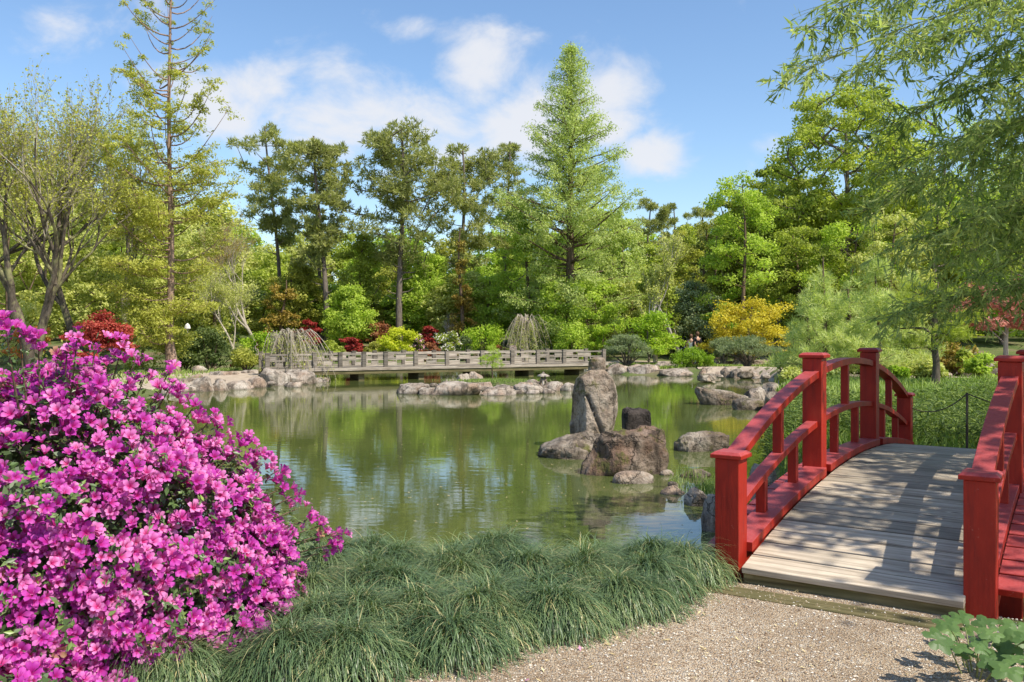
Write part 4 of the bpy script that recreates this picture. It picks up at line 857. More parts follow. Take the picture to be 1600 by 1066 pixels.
for k, (a, b_, c_, d_, lb) in enumerate(pts): rock(a, b_, c_, d_, lb, 'rock_pale' if k != 12 else 'rock_grey', seed=280 + k, depth=.7, group=SG4, flat_top=(b_ - a) > 40)
b = MB(); Vv, Fc = rock_mesh(3.2, 1.6, .26, 7, 4, cuts=2, rough=.1); b.add(Vv, Fc); o = b.build('mossy_mound', M['ground']); c_ = G(776, 606, WZ); o.location = (c_[0], c_[1] + 1.1, WZ); tag(o, kind='structure')
r = np.random.default_rng(77); bl = MB(); n = 1400; cc = np.stack([r.normal(size=n) * .75 + c_[0], r.normal(size=n) * .3 + c_[1] + .8, np.full(n, WZ + .22)], 1)
bl.leaves(cc, unit(r.normal(size=(n, 3)) * [1, 1, .2]), unit(r.normal(size=(n, 3)) * .4 + [0, 0, 1]), .14, .02, r.random(n)); tag(bl.build('islet_grass', M['meadow']), 'tufts of bright grass on the islet around the little pine', 'grass', kind='stuff')
# lesser stones between the boulders
r = np.random.default_rng(88)
for cnt, lab, grp, fn in [(26, 'small pale stone among the boulders along the left far bank', 'small stones on the left far bank', lambda: (r.uniform(280, 470), r.uniform(584, 606))),
                          (30, 'small pale stone among the boulders along the right far bank', 'small stones on the right far bank', lambda: (r.uniform(1100, 1225), r.uniform(574, 594))),
                          (16, 'small pale stone at the waterline of the islet', 'small stones around the islet', lambda: (r.uniform(640, 890), r.uniform(604, 616)))]:
    for k in range(cnt):
        px, yb = fn(); wd = r.uniform(9, 26); bank = 'islet' not in lab; zz = WZ if (not bank or yb > 602) else -.44
        rock(px - wd / 2, px + wd / 2, yb - wd * r.uniform(.28, .5), yb, lab, ('rock_pale', 'rock_pale', 'rock_grey')[k % 3], z=zz, seed=500 + k * 3 + cnt, depth=.7, group=grp, sub=3, name='stone', flat_top=k % 2 == 0)
# boulders beyond the bridge at the right edge
rock(1514, 1580, 556, 590, 'large grey boulder beyond the bridge near the right edge', 'rock_grey', z=-.2, seed=301, depth=.7, sub=4, name='boulder')
rock(1505, 1562, 573, 596, 'low dark slab in front of the large grey boulder', 'rock_grey', z=-.2, seed=302, depth=.6, flat_top=True, name='boulder')
# stone lantern on the islet
loc = tuple(G(849, 604, -.48)); e = empty('stone_lantern', loc, 'small stone snow lantern with flat cap standing on the islet', 'lantern')
def lathe(b, prof, sides=6, rot=0, **k):
    V = [(r_ * math.cos(2 * math.pi * j / sides + rot), r_ * math.sin(2 * math.pi * j / sides + rot), z) for r_, z in prof for j in range(sides)]
    Fc = [(i * sides + j, i * sides + (j + 1) % sides, (i + 1) * sides + (j + 1) % sides, (i + 1) * sides + j) for i in range(len(prof) - 1) for j in range(sides)]; b.add(V, Fc, smooth=False, **k)
    b.add([V[j] for j in range(sides)], [tuple(range(sides))[::-1]], smooth=False); b.add([V[(len(prof) - 1) * sides + j] for j in range(sides)], [tuple(range(sides))], smooth=False)
for k in range(3):
    a = k * 2.094 + .4; bb = MB(); bb.tube([(math.cos(a) * .17, math.sin(a) * .17, -.02), (math.cos(a) * .15, math.sin(a) * .15, .1), (math.cos(a) * .08, math.sin(a) * .08, .2)], [.045, .045, .05], 6); bb.build('leg', M['rock_pale'], e)
bb = MB(); lathe(bb, [(.10, .18), (.13, .21), (.13, .25), (.10, .27)]); bb.build('platform', M['rock_pale'], e)
bb = MB(); [bb.tube([(math.cos(a) * .07, math.sin(a) * .07, .26), (math.cos(a) * .07, math.sin(a) * .07, .37)], .025, 5) for a in np.arange(6) * 1.047]; bb.build('light_chamber', M['rock_pale'], e)
bb = MB(); lathe(bb, [(.22, .36), (.21, .40), (.05, .47), (.04, .50), (.01, .53)]); bb.build('cap', M['rock_pale'], e)

# ================================================================== BOARDWALK BEHIND THE POND
M['post_wood'] = woodmat('dark_grey_timber', (.09, .075, .06), (.22, .19, .16), (.36, .32, .28), knots=False)
def boardwalk():
    A = np.array([(418 - CX) / F * 34.0, 34.0]); B_ = np.array([(946 - CX) / F * 40.3, 40.3]); L = np.linalg.norm(B_ - A); d = (B_ - A) / L; ang = math.atan2(d[1], d[0])
    e = empty('boardwalk', (A[0], A[1], 0), 'long weathered grey timber boardwalk bridge with lattice rails across the back of the pond', 'bridge', rz=ang); gw = M['grey_wood']
    pxs = [418, 455, 492, 532, 569, 603, 650, 699, 754, 801, 841, 882, 944]
    us = []
    for p in pxs:                      # where each post's sight line meets the rail line
        k = (p - CX) / F; us.append((k * A[1] - A[0]) / (d[0] - k * d[1]))
    top = .57; Wd = 1.7
    bb = MB(); n = int(L / .24)
    for i in range(n): bb.box(i * .24, i * .24 + .232, -.02, Wd + .1, -.05, 0)
    bb.build('deck', gw, e)
    bb = MB(); bb.box(-.1, L + .1, -.10, -.023, -.12, -.003); bb.build('deck_edge', gw, e)
    bb = MB(); bb.box(-.1, L + .1, -.06, .05, -.27, -.123); bb.build('beam', M['fascia'], e)
    bb = MB(); bb.box(-.1, L + .1, Wd, Wd + .12, -.27, -.053); bb.build('beam', M['fascia'], e)
    for u in np.linspace(1.2, L - 1.2, 6):
        bb = MB(); bb.box(u - .12, u + .12, .1, Wd - .1, -1.2, -.273); bb.build('pier', M['fascia'], e)
    for side, y0 in ((0, 0), (1, Wd)):
        for k, u in enumerate(us):
            bb = MB(); bb.box(u - .08, u + .08, y0 - .03, y0 + .13, -.02, top + .03); bb.box(u - .09, u + .09, y0 - .04, y0 + .14, top + .033, top + .06); bb.build('post', M['post_wood'], e)
        for k in range(len(us) - 1):
            u0, u1 = us[k] + .073, us[k + 1] - .073; w = u1 - u0; bb = MB(); c = y0 + .05
            bb.box(u0, u1, c - .035, c + .035, top - .06, top); bb.box(u0, u1, c - .025, c + .025, top * .50, top * .50 + .045); bb.box(u0, u1, c - .03, c + .03, .03, .08); bb.build('rail', gw, e)
            n = 3; bb = MB()
            for q in range(n):         # staggered board panels, upper or lower half
                a0 = u0 + w * q / n; a1 = u0 + w * (q + 1) / n
                if q: bb.box(a0 - .018, a0 + .018, c - .018, c + .018, .083, top - .063)
                z0, z1 = (.083, top * .5 - .003) if (q + k) % 2 else (top * .5 + .048, top - .063)
                if side == 0 or q % 2: bb.box(a0 + .02, a1 - .02, c - .010, c + .010, z0 + .0, z1 - (.05 if (q + k) % 3 else .0))
            bb.build('lattice', gw, e)
boardwalk()
# pale stone post on the boardwalk's far side
b = MB(); b.box(-.17, .17, -.14, .14, 0, .82); b.box(-.13, .13, -.1, .1, .823, .88); o = b.build('stone_post', M['rock_pale']); o.location = ((802 - CX) / F * 41.2, 41.2, -.1); tag(o, 'pale square stone post standing behind the boardwalk rail', 'post')
# thatched shelter in the wood
def shelter():
    px, Y = 592, 64; loc = place(px, Y); e = empty('garden_shelter', loc, 'low open timber shelter with grey pitched roof half hidden in the trees', 'shelter', rz=.25); zt = px_top(Y, 491, loc[2])
    for x in (-2.1, -.7, .7, 2.1):
        for y in (-1.2, 1.2): b = MB(); b.box(x - .07, x + .07, y - .07, y + .07, 0, zt - .9); b.build('post', M['shelter'], e)
    b = MB(); V = [(-2.7, -1.8, zt - .9), (2.7, -1.8, zt - .9), (2.7, 1.8, zt - .9), (-2.7, 1.8, zt - .9), (-1.6, 0, zt), (1.6, 0, zt)]; V2 = [(x, y, z - .1) for x, y, z in V]
    b.add(V, [(0, 1, 5, 4), (2, 3, 4, 5)], smooth=False); b.add(V, [(1, 2, 5), (3, 0, 4)], smooth=False); b.box(-2.7, 2.7, -1.8, 1.8, zt - 1.0, zt - .905); b.build('roof', M['shelter'], e)
    b = MB(); b.box(-2.1, 2.1, -1.24, -1.16, .75, .85); b.build('railing', M['shelter'], e)
shelter()
# couple on the far path
def skin_body(name, verts, edges, radii, mat, parent, sub=2):
    me = bpy.data.meshes.new(name); me.from_pydata(verts, edges, []); o = bpy.data.objects.new(name, me); col.objects.link(o)
    md = o.modifiers.new('s', 'SKIN'); 
    for v, r_ in zip(me.skin_vertices[0].data, radii): v.radius = r_ if isinstance(r_, tuple) else (r_, r_)
    me.skin_vertices[0].data[0].use_root = True; md.use_smooth_shade = True; o.modifiers.new('b', 'SUBSURF').levels = sub
    dg = bpy.context.evaluated_depsgraph_get(); nm = bpy.data.meshes.new_from_object(o.evaluated_get(dg)); o.modifiers.clear(); o.data = nm; nm.name = name
    nm.materials.clear(); nm.materials.append(mat); o.parent = parent; return o
def flat(name, c, rough=.7):
    m, nt, o = newmat(name); prin(nt, o, c, rough); return m
M['skin'] = flat('skin', (.55, .33, .24), .5); M['suit'] = flat('black_suit', (.012, .012, .015)); M['white_dress'] = flat('white_dress', (.75, .75, .75)); M['hair_brown'] = flat('brown_hair', (.12, .06, .035)); M['hair_dark'] = flat('dark_hair', (.035, .025, .02)); M['shoe'] = flat('shoes', (.01, .01, .01), .4)
def person(px, Y, hgt, label, dress, hair, rz, skirt):
    loc = place(px, Y); e = empty('person', loc, label, 'person', rz=rz); s = hgt / 1.75
    J = dict(pel=(0, 0, .95), wai=(0, 0, 1.1), che=(0, 0, 1.32), nek=(0, 0, 1.49), hd1=(0, -.01, 1.57), hd2=(0, -.02, 1.68), shl=(-.18, 0, 1.42), ell=(-.25, .02, 1.14), wrl=(-.22, -.12, .93), hal=(-.2, -.18, .87),
             shr=(.18, 0, 1.42), elr=(.27, .02, 1.16), wrr=(.24, -.08, .93), har=(.23, -.12, .86), hpl=(-.09, 0, .9), knl=(-.1, -.02, .5), anl=(-.1, .02, .08), tol=(-.1, -.12, .03), hpr=(.09, 0, .9), knr=(.11, -.02, .5), anr=(.11, .02, .08), tor=(.12, -.12, .03))
    R = dict(pel=(.13, .10), wai=(.12, .09), che=(.15, .10), nek=.055, hd1=.075, hd2=.085, shl=.065, ell=.042, wrl=.028, hal=.035, shr=.065, elr=.042, wrr=.028, har=.035, hpl=.085, knl=.055, anl=.04, tol=.035, hpr=.085, knr=.055, anr=.04, tor=.035)
    Ed = [('pel', 'wai'), ('wai', 'che'), ('che', 'nek'), ('nek', 'hd1'), ('hd1', 'hd2'), ('che', 'shl'), ('shl', 'ell'), ('ell', 'wrl'), ('wrl', 'hal'), ('che', 'shr'), ('shr', 'elr'), ('elr', 'wrr'), ('wrr', 'har'), ('pel', 'hpl'), ('hpl', 'knl'), ('knl', 'anl'), ('anl', 'tol'), ('pel', 'hpr'), ('hpr', 'knr'), ('knr', 'anr'), ('anr', 'tor')]
    def sub(keys, grow, mat, name):
        ks = [k for k in J if k in keys]; ix = {k: i for i, k in enumerate(ks)}
        ks = sorted(ks, key=lambda k: k != 'pel' and k != 'che'); ix = {k: i for i, k in enumerate(ks)}
        return skin_body(name, [tuple(c * s for c in J[k]) for k in ks], [(ix[a], ix[b_]) for a, b_ in Ed if a in ix and b_ in ix], [tuple((x + grow) * s for x in R[k]) if isinstance(R[k], tuple) else (R[k] + grow) * s for k in ks], mat, e)
    sub(J.keys(), 0, M['skin'], 'body')
    if skirt:
        sub(['pel', 'wai', 'che', 'shl', 'shr'], .015, dress, 'bodice'); b = MB(); prof = [(.13, 1.05), (.17, .9), (.22, .6), (.28, .3), (.33, .05), (.30, .05)]
        V = [(r_ * math.cos(a) * s * (1 + .06 * math.sin(5 * a)), r_ * math.sin(a) * s * .85, z * s) for r_, z in prof for a in np.arange(20) * math.pi / 10]
        b.add(V, [(i * 20 + j, i * 20 + (j + 1) % 20, (i + 1) * 20 + (j + 1) % 20, (i + 1) * 20 + j) for i in range(5) for j in range(20)]); b.build('skirt', dress, e)
    else:
        sub(['pel', 'wai', 'che', 'shl', 'ell', 'wrl', 'shr', 'elr', 'wrr'], .018, dress, 'jacket'); sub(['pel', 'hpl', 'knl', 'anl', 'hpr', 'knr', 'anr'], .016, dress, 'trousers')
    V, Fc = ico(3); V = V * [.095, .105, .12]; V = V[:, :] + [0, .02, 1.665]; V[:, 1] = np.where(V[:, 1] < -.045, -.045, V[:, 1]); b = MB(); b.add(V * s, Fc); b.build('hair', hair, e)
    b = MB()
    for x in (-.033, .033): b.add((ico(1)[0] * .010 + [x, -.098, 1.645]) * s, ico(1)[1])
    b.build('eyes', M['hair_dark'], e)
    b = MB(); b.add((ico(1)[0] * [.012, .018, .022] + [0, -.105, 1.61]) * s, ico(1)[1]); b.build('nose', M['skin'], e)
    b = MB(); b.add((ico(1)[0] * [.025, .006, .006] + [0, -.095, 1.575]) * s, ico(1)[1]); b.build('mouth', M['red'], e)
person(1080, 47.2, 1.66, 'woman in a white dress beside a man in black beyond the clipped shrub', M['white_dress'], M['hair_brown'], 2.6, True)
person(1089.5, 47.2, 1.80, 'man in a black suit standing close to a woman in white beyond the clipped shrub', M['suit'], M['hair_brown'], 3.6, False)
# garden lamp deep in the shrubs on the left
e = empty('garden_lamp', place(293, 44), 'small pale garden lamp rising from the shrubs right of the cypress', 'lamp'); zz = px_top(44, 515, e.location.z)
b = MB(); b.tube([(0, 0, 0), (0, 0, zz)], .03, 8); b.build('pole', M['grey_wood'], e); b = MB(); lathe(b, [(.06, zz), (.16, zz + .05), (.12, zz + .22), (.02, zz + .32)], 8); b.build('lamp_head', M['white_bloom'], e)
# clump of iris leaves
r = np.random.default_rng(9); b = MB(); n = 60; bx = r.normal(size=(n, 2)) * [.16, .12]; hh = r.uniform(.35, .62, n)
for k in range(n):
    a = r.uniform(0, 6.28); le = r.uniform(.02, .16); p0 = np.array([bx[k, 0], bx[k, 1], 0]); u = np.linspace(0, 1, 4)[:, None]; pts = p0 + u * [0, 0, hh[k]] + u ** 2 * [math.cos(a) * le, math.sin(a) * le, 0]
    sd_ = np.array([math.cos(a + 1.57), math.sin(a + 1.57), 0]) * .016 * (1 - u ** 2 * .9); b.add(np.concatenate([pts - sd_, pts + sd_]), [(i, i + 1, i + 5, i + 4) for i in range(3)], tint=r.random())
o = b.build('iris_clump', M['green_mid']); g = G(1226, 602, -.45); o.location = g; tag(o, 'clump of upright blade-like iris leaves above the right shore rocks', 'plant')

# ================================================================== ARCHED RED FOOTBRIDGE
def footbridge():
    x0, y0, th, Wb, L, a_ = 1.423, 5.637, math.radians(33.99), 1.435, 6.143, 2.005
    e = empty('footbridge', (x0, y0, 0), 'arched garden footbridge with red painted rails and weathered grey plank deck', 'bridge', rz=-th)   # local x across, y along
    red = M['red_paint']; hw = .0795
    zd = lambda t: .118 + .305 * (1 - ((t - L / 2) / (L / 2 + .08)) ** 2)
    zt = lambda t: .77 + .55 * (1 - ((t - L / 2) / (L / 2)) ** 2)
    zm = lambda t: .43 + .46 * (1 - ((t - L / 2) / (L / 2)) ** 2)
    def bev(o, w=.004, s=2):
        m = o.modifiers.new('bevel', 'BEVEL'); m.width = w; m.segments = s; m.limit_method = 'ANGLE'; return o
    ts = [0, a_, L - a_, L]; tops = [.80, 1.39, 1.39, .80]
    for s in (0, Wb):
        for t, tp in zip(ts, tops):
            b = MB(); b.box(s - hw, s + hw, t - hw, t + hw, -.45 if t in (0, L) else -.6, tp - .04)
            po = bev(b.build('post', red, e), .005)
            b = MB(); c = hw + .024; z0 = tp - .037
            V = [(s + sx * c, t + sy * c, z0) for sx, sy in ((-1, -1), (1, -1), (1, 1), (-1, 1))] + [(s + sx * c, t + sy * c, z0 + .024) for sx, sy in ((-1, -1), (1, -1), (1, 1), (-1, 1))] + [(s + sx * (c - .024), t + sy * (c - .024), z0 + .042) for sx, sy in ((-1, -1), (1, -1), (1, 1), (-1, 1))]
            b.add(V, [(0, 3, 2, 1), (8, 9, 10, 11)] + [(i * 4 + j, i * 4 + (j + 1) % 4, i * 4 + 4 + (j + 1) % 4, i * 4 + 4 + j) for i in (0, 1) for j in range(4)], smooth=False)
            bev(b.build('cap', red, po), .003)
    def arc(name, s0, s1, t0, t1, f, up, dn, n=14, mat=red):
        b = MB(); u = np.linspace(t0, t1, n); V = []
        for t in u: z = f(t); V += [(s0, t, z - dn), (s1, t, z - dn), (s1, t, z + up), (s0, t, z + up)]
        Fc = [(4 * i + j, 4 * i + (j + 1) % 4, 4 * i + 4 + (j + 1) % 4, 4 * i + 4 + j) for i in range(n - 1) for j in range(4)] + [(3, 2, 1, 0), (4 * n - 4, 4 * n - 3, 4 * n - 2, 4 * n - 1)]
        b.add(V, Fc, smooth=False); return bev(b.build(name, mat, e), .003)
    bays = [(0, a_), (a_, L - a_), (L - a_, L)]
    for s in (0, Wb):
        for t0, t1 in bays:
            arc('handrail', s - .057, s + .057, t0 + hw - .012, t1 - hw + .012, zt, 0, .058)
            arc('mid_rail', s - .045, s + .045, t0 + hw - .012, t1 - hw + .012, zm, 0, .05)
            arc('kerb_rail', s - .062, s + (.062 if s else .118), t0 + hw - .012, t1 - hw + .012, lambda t: zd(t) + .065, 0, .062)
            tm = (t0 + t1) / 2; bw = .033
            for t, f0, f1, o0 in [(tm, lambda t: zm(t) - .004, lambda t: zt(t) - .054, 0)] + [(t0 + (t1 - t0) * k, lambda t: zd(t) + .061, lambda t: zm(t) - .046, 0) for k in (.31, .69)]:
                b = MB(); b.box(s - bw, s + bw, t - bw, t + bw, f0(t), f1(t)); bev(b.build('baluster', red, e), .003)
        # side stringer below the deck
        arc('stringer', s - .055, s + .055, -.02, L + .02, lambda t: zd(t) - .045, 0, .20, 30)
    # planks, each its own board; their outer ends are painted
    n = 30; st = (L + .34) / n
    r = np.random.default_rng(4)
    for i in range(n):
        t = -.17 + st * (i + .5); z = zd(t); sl = math.atan2(zd(t + .01) - zd(t - .01), .02); w = st - .017 + r.uniform(-.001, .001); jit = r.uniform(-.004, .004)
        b = MB(); b.box(-(Wb / 2 - .125), Wb / 2 - .068 + jit, -w / 2, w / 2, -.04, 0); o = bev(b.build('plank', M['deck'], e), .003, 1); o.location = (Wb / 2, t, z + r.uniform(-.0015, .0015)); o.rotation_euler = (sl, 0, 0)
        if .12 < t < L - .12:
            for sx in (-1, 1):
                b = MB(); x1 = sx * (Wb / 2 + .066); x2 = sx * (Wb / 2 + .20); b.box(min(x1, x2), max(x1, x2), -w / 2, w / 2, -.04, 0); q = bev(b.build('plank_end', red, e), .003, 1); q.location = (Wb / 2, t, z + .004); q.rotation_euler = (sl, 0, 0)
    b = MB(); b.box(.128, Wb - .068, -.135, -.085, -.14, .071); bev(b.build('fascia', M['fascia'], e), .004)
    b = MB(); b.box(.068, Wb - .068, L + .085, L + .135, -.2, .071); bev(b.build('fascia', M['fascia'], e), .004)
footbridge()
# sill board lying in the gravel in front of the bridge
b = MB(); b.box(-.78, .66, -.09, .09, -.03, .010); o = b.build('threshold_board', M['fascia']); th = math.radians(33.99)
o.location = (1.423 + .72 * math.cos(th) - .34 * math.sin(th), 5.637 - .72 * math.sin(th) - .34 * math.cos(th), .0); o.rotation_euler = (0, 0, -th + .03); tag(o, 'worn timber sill board half buried in gravel before the bridge', 'board')
# light rope fence beyond the bridge
def rope_fence():
    e = empty('rope_fence', (5.0, 9.9, Tz(5.0, 9.9)), 'thin dark post and sagging rope fence running right from the far bridge post', 'fence'); o0 = np.array(e.location)
    A = np.array([4.93, 10.72, .62]); B_ = np.array([(1511 - CX) / F * 10.2, 10.2, CZ - (615 - YH) / F * 10.2]); C = np.array([6.5, 9.6, .72])
    b = MB(); b.tube([[B_[0], B_[1], -.3] - o0, B_ + [0, 0, .01] - o0], .014, 6); b.build('post', M['bark_dark'], e)
    b = MB(); b.tube([[C[0], C[1], -.3] - o0, C - o0], .014, 6); b.build('post', M['bark_dark'], e)
    for p, q in ((A, B_), (B_, C)):
        u = np.linspace(0, 1, 12)[:, None]; pts = p * (1 - u) + q * u - [0, 0, .12] * (4 * u * (1 - u)); b = MB(); b.tube(pts - o0, .007, 5); b.build('rope', M['bark_dark'], e)
rope_fence()

# ================================================================== NEAR PLANTS
# --- meadow grass on both banks beyond the bridge
def blades(b, base, h, w, lean, tint, seed, segs=2):
    r = np.random.default_rng(seed); n = len(base); a = r.random(n) * 6.283; la = lean * (.3 + r.random(n)); hh = h * (.6 + .8 * r.random(n)); ww = w * (.7 + .6 * r.random(n))
    d = np.stack([np.cos(a), np.sin(a), np.zeros(n)], 1); s = np.stack([-np.sin(a + .4), np.cos(a + .4), np.zeros(n)], 1)
    rows = []
    for k in range(segs + 1):
        u = k / segs; c = base + d * (la * hh * u ** 1.7)[:, None] + np.array([0, 0, 1]) * (hh * (u - .25 * la * u * u))[:, None]; hw_ = (ww * (1 - u ** 1.5) / 2 + .0005)[:, None]; rows += [c - s * hw_, c + s * hw_]
    V = np.stack(rows, 1).reshape(-1, 3); m = 2 * (segs + 1); i = np.arange(n)[:, None] * m
    Fc = np.concatenate([np.stack([i[:, 0] + 2 * k, i[:, 0] + 2 * k + 1, i[:, 0] + 2 * k + 3, i[:, 0] + 2 * k + 2], 1) for k in range(segs)])
    b.add(V, Fc, tint=np.repeat(tint, m), smooth=False)
def scatter(n, x0, x1, y0, y1, seed, dmin=.35, fn=None, wpow=1.0):
    r = np.random.default_rng(seed); x = r.uniform(x0, x1, n); y = y0 + (y1 - y0) * r.random(n) ** wpow; d = sdf(x, y); k = d > dmin
    if fn is not None: k &= fn(x, y)
    x, y = x[k], y[k]; return np.stack([x, y, T(x, y)], 1)
bx0, by0, thb = 1.423, 5.637, math.radians(33.99)
def across(x, y): return (x - bx0) * math.cos(thb) - (y - by0) * math.sin(thb), (x - bx0) * math.sin(thb) + (y - by0) * math.cos(thb)
def notbridge(x, y): s, t = across(x, y); return ~((s > -.12) & (s < 1.55) & (t < 6.25))
b = MB(); p = scatter(90000, 2.2, 17, 7.2, 27, 11, .3, notbridge, 1.5); r = np.random.default_rng(1)
pn = .5 + .5 * np.sin(p[:, 0] * 1.3 + np.sin(p[:, 1])) * np.sin(p[:, 1] * .8)
blades(b, p, .19 * (1 + .5 * pn), .016 * (1 + p[:, 1] / 18), .7, np.clip(.6 * pn + .5 * r.random(len(p)) - .1, 0, 1), 12)
tag(b.build('meadow_grass', M['meadow']), 'bright meadow grass on the banks either side of the bridge', 'grass', kind='stuff')
b = MB(); p = scatter(9000, -24, -10.5, 26, 42, 13, 3.0); blades(b, p, .16, .04, .6, r.random(len(p)), 14)
p = scatter(9000, 4.0, 12, 41, 45.5, 13, .5); blades(b, p, .16, .05, .6, r.random(len(p)), 15)
p = scatter(9000, 12, 40, 33, 50, 16, .5); blades(b, p, .14, .06, .6, r.random(len(p)), 17)
tag(b.build('far_grass', M['meadow']), 'short grass on the far banks of the pond', 'grass', kind='stuff')
# --- dwarf bamboo ground cover right of the bridge
b = MB(); r = np.random.default_rng(21); n = 14000; x = r.uniform(3.4, 12, n); y = r.uniform(6.0, 18, n); s, t = across(x, y); k = ((s > 1.75) | (t > 6.9)) & (sdf(x, y) > .15); x, y = x[k], y[k]
hh = .30 + .20 * np.sin(x * 2.2) * np.sin(y * 1.9) + .25 * r.random(len(x)); z = T(x, y)
idx = np.repeat(np.arange(len(x)), 9); m = len(idx); C = np.stack([x[idx] + r.normal(size=m) * .06, y[idx] + r.normal(size=m) * .06, z[idx] + hh[idx] * r.uniform(.25, 1.05, m)], 1)
D = unit(r.normal(size=(m, 3)) * [1, 1, .35] + [0, 0, -.15]); N = unit(r.normal(size=(m, 3)) * .5 + [0, 0, 1]); b.leaves(C, N, D, r.uniform(.09, .17, m), .02, r.random(m), fold=.1)
st = MB()
for k in range(0, len(x), 3): st.tube([(x[k], y[k], z[k]), (x[k] + .02, y[k], z[k] + hh[k])], .004, 3)
tag(b.build('dwarf_bamboo', M['dwarf']), 'dense dwarf bamboo ground cover right of the arched bridge', 'ground cover', kind='stuff')
# --- sprigs by the near rocks
b = MB()
for px, py, sp, n_ in ((1088, 752, .14, 50), (1100, 768, .14, 110), (1075, 742, .10, 30), (1118, 770, .12, 120), (1052, 757, .05, 16)):
    g = G(px, py, WZ + .06); p = g + r.normal(size=(n_, 3)) * [sp, sp, .01]; blades(b, p, .16, .008, .7, r.random(n_), px)
tag(b.build('water_edge_grass', M['meadow']), 'thin grass sprigs growing between the rocks left of the short bridge post', 'grass', kind='stuff')

# --- mondo grass border
def mondo():
    r = np.random.default_rng(31); cl = []
    front = [(150, 1075), (300, 1072), (420, 1068), (540, 1066), (640, 1062), (730, 1035), (810, 1005), (890, 985), (960, 975), (1030, 958), (1100, 945), (1160, 930)]
    fr = np.array([G(px, py, 0)[:2] for px, py in front]); fr[:, 1] += .17
    for row in range(7):
        n = 13
        for k in range(n):
            u = (k + r.uniform(-.35, .35) + (row % 2) * .5) / (n - .5) * (len(fr) - 1); u = min(max(u, 0), len(fr) - 1); x = np.interp(u, np.arange(len(fr)), fr[:, 0]); y = np.interp(u, np.arange(len(fr)), fr[:, 1])
            y2 = y + row * .29 + r.uniform(-.1, .1); x2 = x * (y2 / y) ** .6 + r.uniform(-.12, .12)
            if y2 > 6.0: continue
            s, t = across(x2, y2)
            if (s > -.22 and t > -.25) or (x2 / y2 > .222 and y2 < 5.9) or (s > -.12 and t > -.75): continue
            cl.append((x2, y2, r.uniform(.75, 1.25)))
    cl = np.array(cl)
    def height(x, y):                                   # soft mounds that run into one another
        d2 = (x[:, None] - cl[None, :, 0]) ** 2 + (y[:, None] - cl[None, :, 1]) ** 2
        return .18 * (cl[None, :, 2] * np.exp(-d2 / .045)).max(1), np.argmin(d2 / cl[None, :, 2], 1)
    b = MB()
    def grow(x, y, L, seed):
        q = np.random.default_rng(seed); n = len(x); h, own = height(x, y); dx = x - cl[own, 0]; dy = y - cl[own, 1]; rad = np.hypot(dx, dy) / .26
        hd = unit(np.stack([dx, dy, np.zeros(n)], 1) / .26 + q.normal(size=(n, 3)) * [.45, .45, 0] + np.array([.12, -.42, 0]))
        base = np.stack([x, y, T(x, y) + h * .8 - .01], 1); lean = np.clip(.55 + .7 * rad + q.normal(size=n) * .25, .35, 1.7)
        sdv = np.stack([-hd[:, 1], hd[:, 0], np.zeros(n)], 1); w = .0046 * (.7 + .6 * q.random(n)); S = 5; c = base.copy(); ang = np.full(n, 1.35) - lean * .25; rows = [c - sdv * w[:, None] / 2, c + sdv * w[:, None] / 2]
        wob = q.normal(size=n) * .25
        for k in range(1, S + 1):
            ang = ang - lean * (.36 + .12 * k / S) * 1.6; stp = (L / S)[:, None]; hk = unit(hd + sdv * (wob * k / S)[:, None]); c = c + hk * np.cos(ang)[:, None] * stp + np.array([0, 0, 1]) * np.sin(ang)[:, None] * stp
            ww = (w * (1 - (k / S) ** 2 * .85))[:, None] / 2; rows += [c - sdv * ww, c + sdv * ww]
        V = np.stack(rows, 1).reshape(-1, 3); m = 2 * (S + 1); i = np.arange(n) * m; Fc = np.concatenate([np.stack([i + 2 * k, i + 2 * k + 1, i + 2 * k + 3, i + 2 * k + 2], 1) for k in range(S)])
        t = np.clip(.36 + .12 * np.sin(own * 2.4) + q.normal(size=n) * .16, 0, .8); t = np.where(q.random(n) < .05, q.uniform(.85, 1, n), t); b.add(V, Fc, tint=np.repeat(t, m), smooth=True)
    for j, (x, y, sc) in enumerate(cl):
        n = 800; a = r.random(n) * 6.283; rr_ = np.sqrt(r.random(n)) * .19 * sc; grow(x + np.cos(a) * rr_, y + np.sin(a) * rr_, (.17 + .11 * r.random(n)) * sc ** .5, 1000 + j)
    n = 42000; k = r.integers(0, len(cl), n); x = cl[k, 0] + r.normal(size=n) * .17; y = cl[k, 1] + r.normal(size=n) * .15; grow(x, y, .13 + .13 * r.random(n), 999)
    tag(b.build('mondo_grass', M['mondo']), 'border of arching blue green mondo grass between gravel and pond', 'grass', kind='stuff')
mondo()
# dark soil under the border
# --- pebbles loose on the gravel
b = MB(); r = np.random.default_rng(41); n = 9000; x = r.uniform(-1.6, 3.0, n); y = r.uniform(3.3, 5.5, n); s, t = across(x, y)
k = ~((s > -.05) & (s < 1.5) & (t > -.16)); x, y = x[k], y[k]; n = len(x); V0 = np.array([(1, 0, 0), (0, 1, 0), (-1, 0, 0), (0, -1, 0), (0, 0, .7), (0, 0, -.6)]); F0 = np.array([(0, 1, 4), (1, 2, 4), (2, 3, 4), (3, 0, 4)])
sz = r.uniform(.003, .0085, n); ro = r.random(n) * 6.28; ca, sa = np.cos(ro), np.sin(ro); V = V0[None] * sz[:, None, None] * r.uniform(.7, 1.3, (n, 1, 3)); VV = np.stack([V[..., 0] * ca[:, None] - V[..., 1] * sa[:, None] + x[:, None], V[..., 0] * sa[:, None] + V[..., 1] * ca[:, None] + y[:, None], V[..., 2] + .008 + T(x, y)[:, None]], -1)
b.add(VV.reshape(-1, 3), (np.arange(n)[:, None, None] * 6 + F0[None]).reshape(-1, 3), tint=np.repeat(r.random(n), 6), smooth=False)
